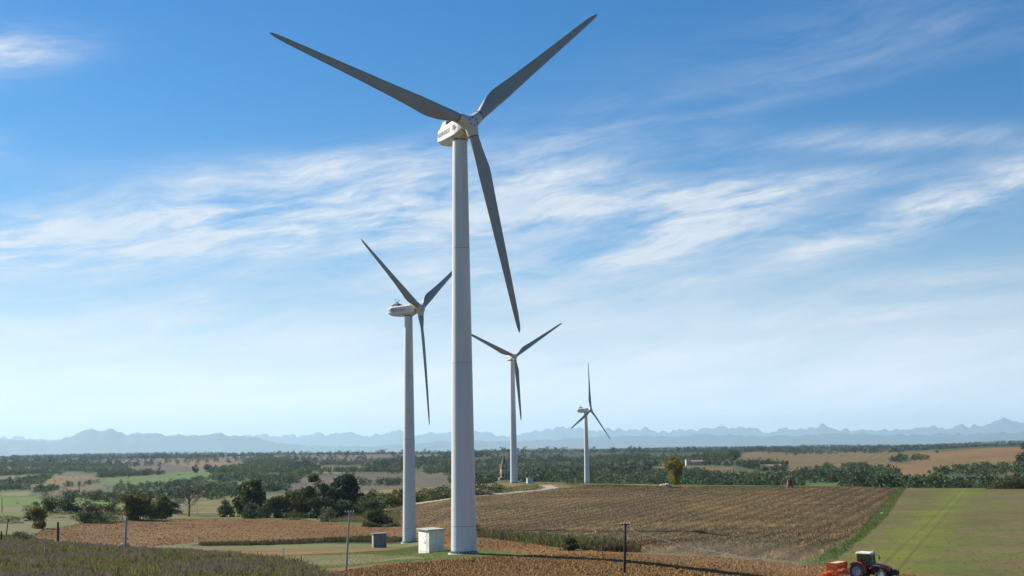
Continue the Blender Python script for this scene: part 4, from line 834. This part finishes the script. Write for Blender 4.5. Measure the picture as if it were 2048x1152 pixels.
# ------------------------------------------------------------------ church, farmhouses, mast, heaps
M_BRK = mat('brick', (.55, .37, .24), .9, var=.2, scale=1.5, bump=.3); M_BRD = mat('brick_dark', (.24, .18, .14), .9, var=.25, scale=1.5)
x, y, z, r = at(1008, 964); r = 1300.; a, t = ray(1008, 960); x, y = r*math.sin(a), r*math.cos(a); z = gz(x, y); s = r/FPX
T = empty('church_tower', (x, y, z), rad(12), 'octagonal brick church tower with pointed spire rising behind the crest', 'church tower')
zz = lambda py: seg(1008, py, r).z-z
R8 = 8.3*s; MB().lathe([(R8, zz(955)), (R8, zz(945)), (R8*1.04, zz(944.6)), (R8*1.04, zz(944)), (R8*.97, zz(943.6)), (R8*.95, zz(932.6)), (R8*1.06, zz(932.2)), (R8*1.06, zz(931.4))], n=8).build('wall', M_BRK, T)
MB().box(-10.5*s, 10.5*s, -9*s, 9*s, -2, zz(955)+.02).build('base', M_BRD, T, bevel=.1)
sp_ = MB().lathe([(R8*.78, zz(931.4)), (R8*.40, zz(920)), (.12, zz(907.5))], n=8).build('spire', mat('spire_slate', (.16, .14, .125), .8, var=.2, scale=1.), T)
MB().tube([(0, 0, zz(908)), (0, 0, zz(904))], .09, 6).box(-.5, .5, -.07, .07, zz(906)-.1, zz(906)+.1).build('cross', M_BLK, sp_)
for j in range(8):
    tt = 2*math.pi*(j+.5)/8; c = Vector((math.cos(tt), math.sin(tt), 0)); ap = R8*math.cos(math.pi/8)
    for (y0, y1, f) in ((953.5, 947, 1.), (942.6, 934.5, .95)):
        Mw = Matrix.Rotation(tt, 4, 'Z'); MB().box(ap*f-.3, ap*f+.04, -.75, .75, zz(y0), zz(y1), Mw).prism([(ap*f-.3, zz(y1)), (ap*f+.04, zz(y1)), (ap*f+.04, zz(y1)+.1)], -.6, .6).build('belfry_opening', mat('opening_dark', (.03, .025, .025), .9), T)
    c2_ = Vector((math.cos(2*math.pi*j/8), math.sin(2*math.pi*j/8), 0))*R8*.98; MB().lathe([(.38, zz(931.4)), (.38, zz(929)), (.05, zz(926.8))], c=(c2_.x, c2_.y, 0), n=6).build('pinnacle', M_BRK, T)
def house(px, py, w, d, h, rh, rz, label, extra=None):
    x, y, z, r = at(px, py); T = empty('farmhouse', (x, y, z), rz, label, 'house', 'farmhouses in the wood')
    MB().prism([(-d/2, -1), (d/2, -1), (d/2, h), (0, h+rh), (-d/2, h)], -w/2, w/2).build('wall', mat('plaster', (.62, .55, .46), .85, var=.12), T).rotation_euler = (0, 0, math.pi/2)
    q = MB(); e = .5
    for sgn in (-1, 1): q.add([(-w/2-e, sgn*(d/2+e), h-.15), (w/2+e, sgn*(d/2+e), h-.15), (w/2+e, 0, h+rh+.12), (-w/2-e, 0, h+rh+.12), (-w/2-e, sgn*(d/2+e), h+.05), (w/2+e, sgn*(d/2+e), h+.05), (w/2+e, 0, h+rh+.35), (-w/2-e, 0, h+rh+.35)], [(0, 1, 2, 3), (4, 5, 6, 7), (0, 1, 5, 4), (1, 2, 6, 5), (2, 3, 7, 6), (3, 0, 4, 7)])
    q.build('roof', mat('roof_tiles', (.34, .21, .145), .9, var=.2, scale=.6), T)
    MB().box(w*.2, w*.2+1, -.6, .6, h+rh-.4, h+rh+1.2).build('chimney', M_BRK, T)
    for k in range(5): MB().box(-w*.4+k*w*.18, -w*.4+k*w*.18+1.1, -d/2-.06, -d/2+.1, .9, 2.4).build('window', mat('opening_dark', (.03, .025, .025), .9), T)
    MB().box(w*.4, w*.4+1.2, -d/2-.06, -d/2+.1, 0, 2.2).build('door', M_WOOD, T)
    return T, r
T, r = house(1396, 930, 26, 9, 4.6, 2.0, rad(4), 'long pale farmhouse with low tiled roof in the wood, left one')
MB().box(-17, -12, -4, 4, -1, 7.5).build('annex', mat('white_plaster', (.5, .47, .42), .8), T)
T, r = house(1542, 939, 22, 8, 3.6, 1.8, rad(-3), 'low white farmhouse half hidden by trees below the striped hill, right one')
# lattice pylon and far masts
x, y, z, r = at(158, 991); s = r/FPX; T = empty('lattice_pylon', (x, y, z), .3, 'thin lattice power pylon in front of the pale pink field', 'pylon'); mb = MB(); H_ = 27*s; b = 1.5*s
for i, j in ((-1, -1), (1, -1), (1, 1), (-1, 1)): mb.tube([(i*b, j*b, 0), (i*b*.25, j*b*.25, H_)], .16, 5)
for k in range(7):
    t = k/7; t2 = (k+1)/7; w0 = b*(1-.75*t); w1 = b*(1-.75*t2)
    for i in (-1, 1): mb.tube([(-w0, i*w0, H_*t), (w1, i*w1, H_*t2)], .08, 4); mb.tube([(i*w0, -w0, H_*t), (i*w1, w1, H_*t2)], .08, 4)
mb.build('lattice_body', M_GRY, T); q = MB()
for f in (.72, .84, .95): q.tube([(-3*s, 0, H_*f), (3*s, 0, H_*f)], .12, 4)
q.build('crossarm', M_GRY, T)
# stone heap, boulder
def rock(name, px, py, w, h, label, m, n=1, cat='stones', r=None):
    x, y, z, r = at(px, py) if r is None else (*seg(px, py, r), r); z = gz(x, y); bm = bmesh.new(); g = np.random.default_rng(3)
    for i in range(n):
        k = bmesh.ops.create_icosphere(bm, subdivisions=2, radius=1)['verts']; ox = (i-(n-1)/2)/max(n, 1)*w*.95; sc = g.uniform(.8, 1.1)
        for v in k:
            nn = 1+.18*math.sin(v.co.x*5+i)+.12*math.cos(v.co.y*7+v.co.z*4); v.co = Vector((v.co.x*nn*w/(n+.8)*sc+ox, v.co.y*nn*w/(n+1), max(-.1, v.co.z*nn+.3)*h*.7*sc))
    me = bpy.data.meshes.new(name); bm.to_mesh(me); bm.free(); me.materials.append(m); o = bpy.data.objects.new(name, me); COL.objects.link(o); o.location = (x, y, z); return tag(o, label, cat)
rock('stone_heap', 1330, 972, 4.4, 1.25, 'heap of pale pinkish stones on the crest left of the lone tree', mat('pale_stone', (.62, .50, .43), .9, var=.2, scale=2), 4)
rock('boulder', 1764, 1028, .75, .6, 'small grey boulder on the grass verge', mat('grey_stone', (.42, .42, .42), .9, var=.15), 1, 'stone')
rock('dirt_mound', 152, 1018, 4., 1.0, 'small pale earth mound far left on the green field', mat('pale_earth', (.4, .32, .22), .95), 2, 'mound')

# ------------------------------------------------------------------ vehicles
M_RED = mat('tractor_red', (.9, .06, .05), .35, var=.12, scale=3); M_RD2 = mat('mudguard_red', (.7, .08, .045), .4, var=.12); M_TYRE = mat('tyre', (.085, .075, .062), .9, var=.3, scale=5, bump=.3)
M_RIM = mat('rim_grey', (.36, .37, .38), .5, metal=.2, var=.15); M_ROOF = mat('cab_roof', (.72, .68, .58), .5, var=.08); M_ORG = mat('drill_orange', (.85, .16, .04), .5, var=.2, scale=4); M_LID = mat('hopper_lid', (.62, .42, .26), .6, var=.12)
def glass_mat():
    m = bpy.data.materials.new('cab_glass'); m.use_nodes = True; nt = m.node_tree; b = nt.nodes['Principled BSDF']; b.inputs['Base Color'].default_value = (.03, .06, .055, 1); b.inputs['Roughness'].default_value = .06
    tr = nt.nodes.new('ShaderNodeBsdfTransparent'); tr.inputs[0].default_value = (.5, .62, .6, 1); mx = nt.nodes.new('ShaderNodeMixShader'); mx.inputs[0].default_value = .45
    nt.links.new(tr.outputs[0], mx.inputs[1]); nt.links.new(b.outputs[0], mx.inputs[2]); nt.links.new(mx.outputs[0], nt.nodes['Material Output'].inputs[0]); return m
M_GLS = glass_mat()
def wheel(T, x, y, R_, w, name='wheel', lugs=20):
    # axis along y, centre at x,y,R
    W_ = empty(name, (x, y, R_)); W_.parent = T
    prof = [(R_*.56, -w*.5), (R_*.86, -w*.52), (R_*.95, -w*.42), (R_*.97, 0), (R_*.95, w*.42), (R_*.86, w*.52), (R_*.56, w*.5)]
    ty = MB().lathe(prof, axis='Y', n=40, cap=False)
    for i in range(lugs):
        for sgn in (-1, 1):
            t = 2*math.pi*(i+(.5 if sgn > 0 else 0))/lugs; Mw = Matrix.Rotation(t, 4, 'Y') @ Matrix.Translation((0, 0, R_*.95)) @ Matrix.Rotation(sgn*.55, 4, 'Z'); ty.box(-.035, .035, *(sorted((0, sgn*w*.54))), -.03, .055, Mw)
    ty.build('tyre', M_TYRE, W_)
    rm = MB().lathe([(R_*.57, -w*.45), (R_*.57, -w*.40), (R_*.44, -w*.22), (R_*.30, -w*.16), (R_*.18, -w*.30), (R_*.02, -w*.32), (R_*.02, w*.3), (R_*.57, w*.4)], axis='Y', n=36); rm.build('rim', M_RIM, W_, True)
    MB().lathe([(R_*.13, -w*.40), (R_*.13, -w*.3), (.01, -w*.3)], axis='Y', n=12).build('hub_cap', M_BLK, W_)
    return W_
def person_seated(T_loc, rz, label):
    """seated driver grown from one skeleton"""
    J = [(0, 0, .95), (0.02, 0, 1.2), (.03, 0, 1.45), (.04, 0, 1.56), (.06, 0, 1.70), (.08, 0, 1.79), (.1, -.2, 1.43), (.25, -.27, 1.2), (.45, -.16, 1.28), (.1, .2, 1.43), (.25, .27, 1.2), (.45, .16, 1.28), (.1, -.1, .92), (.5, -.14, .95), (.52, -.14, .5), (.66, -.14, .47), (.1, .1, .92), (.5, .14, .95), (.52, .14, .5), (.66, .14, .47)]
    E = [(0, 1), (1, 2), (2, 3), (3, 4), (4, 5), (2, 6), (6, 7), (7, 8), (2, 9), (9, 10), (10, 11), (0, 12), (12, 13), (13, 14), (14, 15), (0, 16), (16, 17), (17, 18), (18, 19)]
    Rr_ = [.15, .14, .15, .06, .10, .085, .07, .05, .035, .07, .05, .035, .1, .075, .05, .04, .1, .075, .05, .04]
    me = bpy.data.meshes.new('person'); me.from_pydata(J, E, []); o = bpy.data.objects.new('person', me); COL.objects.link(o); md = o.modifiers.new('s', 'SKIN'); md.use_smooth_shade = True
    for i, v in enumerate(me.skin_vertices[0].data): v.radius = (Rr_[i], Rr_[i]); v.use_root = (i == 0)
    sb = o.modifiers.new('u', 'SUBSURF'); sb.levels = 1; sb.render_levels = 1; me2 = to_mesh(o); me2.materials.clear(); me2.materials.append(mat('dark_clothes', (.035, .04, .055), .85))
    o = bpy.data.objects.new('person', me2); COL.objects.link(o); o.location = T_loc; o.rotation_euler = (0, 0, rz)
    h_ = MB().lathe([(.02, 1.87), (.09, 1.84), (.108, 1.78), (.10, 1.72)], c=(.07, 0, 0), n=14).build('hair', mat('dark_hair', (.025, .02, .018), .8), o, True)
    return tag(o, label, 'person')
def tractor(px, py, r, rz, label):
    a, t = ray(px, py); x, y = r*math.sin(a), r*math.cos(a); z = gz(x, y); T = empty('tractor', (x, y, z), rz, label, 'tractor')   # origin under the rear axle
    for sy_, nm in ((-1, 0), (1, 0)):
        wheel(T, 0, sy_*.85, .86, .46); w2 = wheel(T, 2.55, sy_*.82, .62, .36, lugs=18); w2.rotation_euler = (0, 0, rad(-9))
        f = MB(); N_ = 16
        for (ra, rb_) in ((.93, .99),):
            pts = []
            for i in range(N_+1): tt = rad(-10+i*150/N_); pts.append((-.0+math.cos(tt)*rb_, .86+math.sin(tt)*rb_))
            for i in range(N_, -1, -1): tt = rad(-10+i*150/N_); pts.append((math.cos(tt)*ra, .86+math.sin(tt)*ra))
            y0, y1 = sorted((sy_*.55, sy_*1.1))
            for i in range(N_): q_ = [pts[i], pts[i+1], pts[2*N_+1-(i+1)], pts[2*N_+1-i]]; f.prism(q_, y0, y1)
        f.box(-.55, .75, *sorted((sy_*.5, sy_*.56)), .9, 1.72); f.build('mudguard', M_RD2, T, True)
        f = MB(); N_ = 10
        pts = [(2.55+math.cos(rad(25+i*130/N_))*.72, .62+math.sin(rad(25+i*130/N_))*.72) for i in range(N_+1)]+[(2.55+math.cos(rad(25+i*130/N_))*.68, .62+math.sin(rad(25+i*130/N_))*.68) for i in range(N_, -1, -1)]
        for i in range(N_): f.prism([pts[i], pts[i+1], pts[2*N_+1-(i+1)], pts[2*N_+1-i]], *sorted((sy_*.62, sy_*1.0)))
        f.build('front_mudguard', M_BLK, T, True)
    MB().prism([(-.55, .55), (2.9, .5), (3.15, .75), (3.1, 1.0), (-.4, 1.15)], -.33, .33).build('chassis', M_BLK, T, bevel=.03)
    MB().box(2.45, 2.65, -.75, .75, .5, .72).box(-.12, .12, -.75, .75, .74, .98).build('axle', M_BLK, T)
    hd = MB(); secs = [(1.05, 1.72, .40, .42), (1.6, 1.70, .40, .42), (2.4, 1.60, .39, .40), (3.0, 1.46, .36, .36), (3.28, 1.28, .30, .30), (3.36, 1.05, .27, .26)]; V = []; F = []
    for x_, zt, wt, wb in secs:
        V += [(x_, -wb, .92), (x_, -wb, zt-.16), (x_, -wt+.1, zt), (x_, wt-.1, zt), (x_, wb, zt-.16), (x_, wb, .92)]
    for i in range(len(secs)-1):
        for j in range(6): F.append((i*6+j, i*6+(j+1) % 6, (i+1)*6+(j+1) % 6, (i+1)*6+j))
    F += [tuple(reversed(range(6))), tuple(range((len(secs)-1)*6, len(secs)*6))]; hd.add(V, F); ho = hd.build('bonnet', M_RED, T, bevel=.03)
    MB().box(1.3, 2.3, -.426, -.41, 1.42, 1.54).box(1.3, 2.3, .41, .426, 1.42, 1.54).build('bonnet_stripe', mat('stripe_white', (.75, .75, .75), .4), ho)
    for sy_ in (-1, 1):
        gr = MB().box(1.35, 2.2, *sorted((sy_*.424, sy_*.40)), 1.0, 1.36)
        for k in range(5): gr.box(1.35, 2.2, *sorted((sy_*.436, sy_*.42)), 1.02+k*.07, 1.05+k*.07)
        gr.build('side_grille', M_BLK, ho)
    gr = MB().box(3.30, 3.385, -.22, .22, .95, 1.22); gr.build('grille', M_BLK, ho)
    for sy_ in (-1, 1): MB().box(3.22, 3.34, *sorted((sy_*.14, sy_*.28)), 1.22, 1.32).build('headlight', mat('lamp_glass', (.75, .77, .78), .15), ho)
    fw = MB(); fw.box(3.36, 3.95, -.45, .45, .55, 1.0); fw.box(3.5, 3.75, -.4, .4, 1.0, 1.12)
    for k in range(6): fw.box(3.95, 4.02, -.42+k*.14, -.33+k*.14, .52, 1.02)
    fw.build('front_weights', M_BLK, T, bevel=.02)
    # cab
    CB_ = empty('cab', (.38, 0, 0)); CB_.parent = T
    pl = MB(); top = 2.62
    P_ = {'rb': (-.45, 1.25), 'rt': (-.35, top), 'mb': (.55, 1.0), 'mt': (.55, top), 'fb': (1.12, 1.25), 'ft': (.98, top)}
    for sy_ in (-1, 1):
        for b_, t_ in (('rb', 'rt'), ('mb', 'mt'), ('fb', 'ft')):
            (xb, zb_), (xt, zt) = P_[b_], P_[t_]; pl.tube([(xb, sy_*.68, zb_), (xt, sy_*.62, zt)], .045, 6)
        pl.tube([(-.45, sy_*.68, 1.25), (.55, sy_*.68, 1.0), (1.12, sy_*.68, 1.25)], .04, 6)
    pl.tube([(-.45, -.68, 1.25), (-.45, .68, 1.25)], .04, 6); pl.tube([(1.12, -.68, 1.25), (1.12, .68, 1.25)], .04, 6); cb = pl.build('cab_frame', M_BLK, CB_, True)
    gl = MB()
    for sy_ in (-1, 1): gl.add([(-.43, sy_*.675, 1.27), (.53, sy_*.675, 1.02), (.53, sy_*.615, top), (-.34, sy_*.615, top)], [(0, 1, 2, 3)]); gl.add([(.57, sy_*.675, 1.02), (1.1, sy_*.675, 1.27), (.97, sy_*.615, top), (.57, sy_*.615, top)], [(0, 1, 2, 3)])
    gl.add([(1.12, -.64, 1.27), (1.12, .64, 1.27), (.98, .58, top), (.98, -.58, top)], [(0, 1, 2, 3)]); gl.add([(-.45, -.64, 1.27), (-.45, .64, 1.27), (-.35, .58, top), (-.35, -.58, top)], [(0, 1, 2, 3)]); gl.build('cab_window', M_GLS, CB_)
    MB().box(-.4, 1.1, -.62, .62, .95, 1.08).box(-.3, .05, -.26, .26, 1.05, 1.3).box(-.36, -.26, -.26, .26, 1.2, 1.95).build('seat', M_BLK, CB_)
    MB().tube([(.9, 0, 1.0), (.68, 0, 1.55)], .03, 6).lathe([(.16, -.02), (.2, 0), (.16, .02)], c=(.66, 0, 1.58), n=16).build('steering_wheel', M_BLK, CB_)
    rf = MB(); rf.add([(-.55, -.74, 2.62), (1.2, -.74, 2.62), (1.2, .74, 2.62), (-.55, .74, 2.62), (-.45, -.66, 2.82), (1.02, -.66, 2.78), (1.02, .66, 2.78), (-.45, .66, 2.82)], [(3, 2, 1, 0), (4, 5, 6, 7), (0, 1, 5, 4), (1, 2, 6, 5), (2, 3, 7, 6), (3, 0, 4, 7)]); ro = rf.build('cab_roof', M_ROOF, CB_, bevel=.05)
    for x_, y_ in ((-.3, -.5), (.85, .55)): MB().lathe([(.06, 2.78), (.06, 2.9), (.02, 2.95)], c=(x_, y_, 0), n=8).build('beacon', mat('beacon_orange', (.6, .18, .03), .3), CB_)
    for y_ in (-.5, .5): MB().box(1.17, 1.24, y_-.1, y_+.1, 2.55, 2.66).build('work_light', mat('lamp_glass', (.75, .77, .78), .15), CB_)
    MB().tube([(.82, -.52, 1.3), (.82, -.52, 2.3)], .06, 8).tube([(.82, -.52, 2.3), (.82, -.52, 2.72)], .035, 8).build('exhaust', mat('exhaust_steel', (.25, .24, .23), .5, metal=.5), CB_)
    for sy_ in (-1, 1):
        m_ = MB(); m_.tube([(1.02, sy_*.64, 2.45), (1.3, sy_*1.12, 2.45), (1.32, sy_*1.14, 2.3)], .02, 6); m_.box(1.29, 1.34, *sorted((sy_*1.02, sy_*1.26)), 1.95, 2.35); m_.build('mirror', M_BLK, CB_)
        MB().box(.62, .95, *sorted((sy_*.62, sy_*.95)), .45, .5).box(.62, .95, *sorted((sy_*.62, sy_*.9)), .78, .82).build('step', M_BLK, CB_)
    MB().tube([(-.4, 0, .6), (-1.0, 0, .55)], .05, 6).tube([(-.4, -.3, .75), (-1.0, -.35, .5)], .04, 6).tube([(-.4, .3, .75), (-1.0, .35, .5)], .04, 6).build('hitch', M_BLK, T)
    MB().box(-.62, -.58, -.2, .2, 1.05, 1.2).build('number_plate', mat('plate_white', (.78, .78, .76), .4), T)
    return T, Vector((x, y, z))
RZT = rad(-36); T, loc = tractor(1721, 1157, 155, RZT, 'red tractor with cream cab roof driving right at the lower right')
person_seated(loc+Vector((math.cos(RZT)*.42, math.sin(RZT)*.42, .36)), RZT, 'person in dark clothes seated at the wheel inside the red tractor cab')
def seed_drill(loc, rz):
    T = empty('seed_drill', loc, rz, 'orange seed drill with long hopper towed behind the red tractor', 'seed drill'); T.scale = (1.06,)*3
    hp = MB().prism([(-.55, 1.0), (.15, 1.0), (.35, 1.45), (.3, 1.62), (-.7, 1.62), (-.75, 1.45)], -1.45, 1.45).build('hopper', M_ORG, T, bevel=.02)
    MB().box(-.68, .3, -1.5, 1.5, 1.625, 1.70).build('hopper_lid', M_LID, hp, bevel=.02)
    for sy_ in (-1, 1): MB().prism([(-.85, .95), (.35, .95), (.5, 1.45), (.4, 1.72), (-.8, 1.75)], *sorted((sy_*1.46, sy_*1.52))).build('end_plate', M_ORG, T)
    fr = MB(); 
    for xx, zc in ((.45, .62), (-.15, .60), (-.8, .62)): fr.box(xx-.06, xx+.06, -1.5, 1.5, zc-.06, zc+.06)
    for yy in (-1.3, -.5, .5, 1.3): fr.box(-.85, .55, yy-.04, yy+.04, .56, .66); fr.tube([(-.3, yy, .62), (-.3, yy, 1.05)], .04, 6); fr.tube([(-.8, yy, .62), (-.5, yy, 1.1)], .035, 6)
    fr.tube([(1.3, 0, .6), (.45, 0, .9)], .06, 8); fr.tube([(1.3, -.35, .5), (.45, -.6, .6)], .05, 8); fr.tube([(1.3, .35, .5), (.45, .6, .6)], .05, 8); fr.build('frame', M_ORG, T)
    for i in range(10):
        yy = -1.35+i*.3; c = MB(); c.tube([(.4 if i % 2 else -.1, yy, .6), (.2 if i % 2 else -.35, yy, .15), (.28 if i % 2 else -.27, yy, .02)], .028, 5); c.tube([(-.3, yy, 1.0), (-.55, yy, .5), (-.6, yy, .1)], .022, 5); c.build('coulter', M_ORG, T)
    rl = MB().lathe([(.05, -1.45), (.26, -1.45), (.26, 1.45), (.05, 1.45)], axis='Y', n=16, c=(-1.0, 0, .26))
    for i in range(24):
        yy = -1.4+i*.122; rl.lathe([(.20, yy-.02), (.32, yy-.02), (.32, yy+.02), (.20, yy+.02)], axis='Y', n=16, c=(-1.0, 0, .26))
    rl.build('packer_roller', M_ORG, T)
    hr = MB(); hr.box(-1.5, -1.42, -1.45, 1.45, .5, .57)
    for i in range(16): yy = -1.42+i*.19; hr.tube([(-1.46, yy, .52), (-1.62, yy, .25), (-1.75, yy, .02)], .014, 5)
    for yy in (-1, 1): hr.tube([(-1.45, yy, .54), (-.85, yy, .65)], .03, 6)
    hr.build('tine_harrow', M_ORG, T)
    for sy_ in (-1, 1): MB().tube([(-.4, sy_*1.53, 1.3), (-.4, sy_*1.65, 1.9)], .025, 6).lathe([(.02, -.02), (.3, -.02), (.3, .02), (.02, .02)], axis='Y', n=18, c=(.25, sy_*1.66, .7)).build('marker_disc', M_ORG, T)
hx = Vector((math.cos(RZT), math.sin(RZT), 0)); T.scale = (1.11,)*3; q = loc-hx*2.6; seed_drill((q.x, q.y, gz(q.x, q.y)), RZT)
# red machine on the crest
r = 556.; a, t = ray(1580, 973); x, y = r*math.sin(a), r*math.cos(a); T = empty('farm_machine', (x, y, gz(x, y)+.1), rad(-90), 'small red harvesting machine with dark front on the field crest', 'farm machine')
MB().prism([(-1.4, .7), (1.0, .7), (1.0, 2.3), (.6, 3.1), (-1.4, 2.9)], -.95, .95).build('body', mat('faded_red', (.30, .035, .03), .6), T, bevel=.06)
MB().box(1.0, 1.06, -.55, .55, .9, 2.9).box(.6, .95, -.6, .6, 2.6, 3.0).build('front_opening', M_BLK, T)
for sy_ in (-1, 1): wheel(T, -.8, sy_*1.1, .7, .35, lugs=10); wheel(T, .9, sy_*1.05, .55, .3, lugs=10)
MB().tube([(0, .5, 3.0), (0, .5, 3.7)], .06, 6).tube([(0, -.5, 3.0), (-.2, -.7, 3.6)], .05, 6).build('exhaust', M_BLK, T)

# ------------------------------------------------------------------ air
def vol_mat(name, dens, col, aniso=.0):
    m = bpy.data.materials.new(name); m.use_nodes = True; nt = m.node_tree; nt.nodes.remove(nt.nodes['Principled BSDF']); v = nt.nodes.new('ShaderNodeVolumePrincipled')
    v.inputs['Color'].default_value = (*col, 1); v.inputs['Density'].default_value = dens; v.inputs['Anisotropy'].default_value = aniso; nt.links.new(v.outputs[0], nt.nodes['Material Output'].inputs['Volume']); return m
zl = float(GZ.min())-1; o = MB().box(-70000, 70000, -70000, 70000, min(zl, -62), 1500).build('haze', vol_mat('haze', HAZE, HAZE_COL, .22)); tag(o, 'thin blue haze lying over the valley and the mountains', 'haze', kind='stuff')

def dust(name, pts, label):
    bm = bmesh.new()
    bmesh.ops.create_icosphere(bm, subdivisions=3, radius=1); a_, b_, rz_, sx_, sy_, sz_ = pts
    for v in bm.verts: k = 1+.2*math.sin(v.co.x*4+1)*math.cos(v.co.y*3); v.co = Vector((v.co.x*sx_*k, v.co.y*sy_*k, v.co.z*sz_*k))
    me = bpy.data.meshes.new(name); bm.to_mesh(me); bm.free(); me.materials.append(vol_mat('dust', DUST, (.95, .85, .72))); o = bpy.data.objects.new(name, me); COL.objects.link(o); o.location = (a_, b_, gz(a_, b_)+sz_*.55); o.rotation_euler = (0, 0, rz_); return tag(o, label, 'dust', kind='stuff')
DUST = .006
q = loc-hx*16; dust('dust_cloud', (q.x, q.y, RZT, 15, 6, 2.4), 'thin dust cloud trailing behind the orange seed drill')
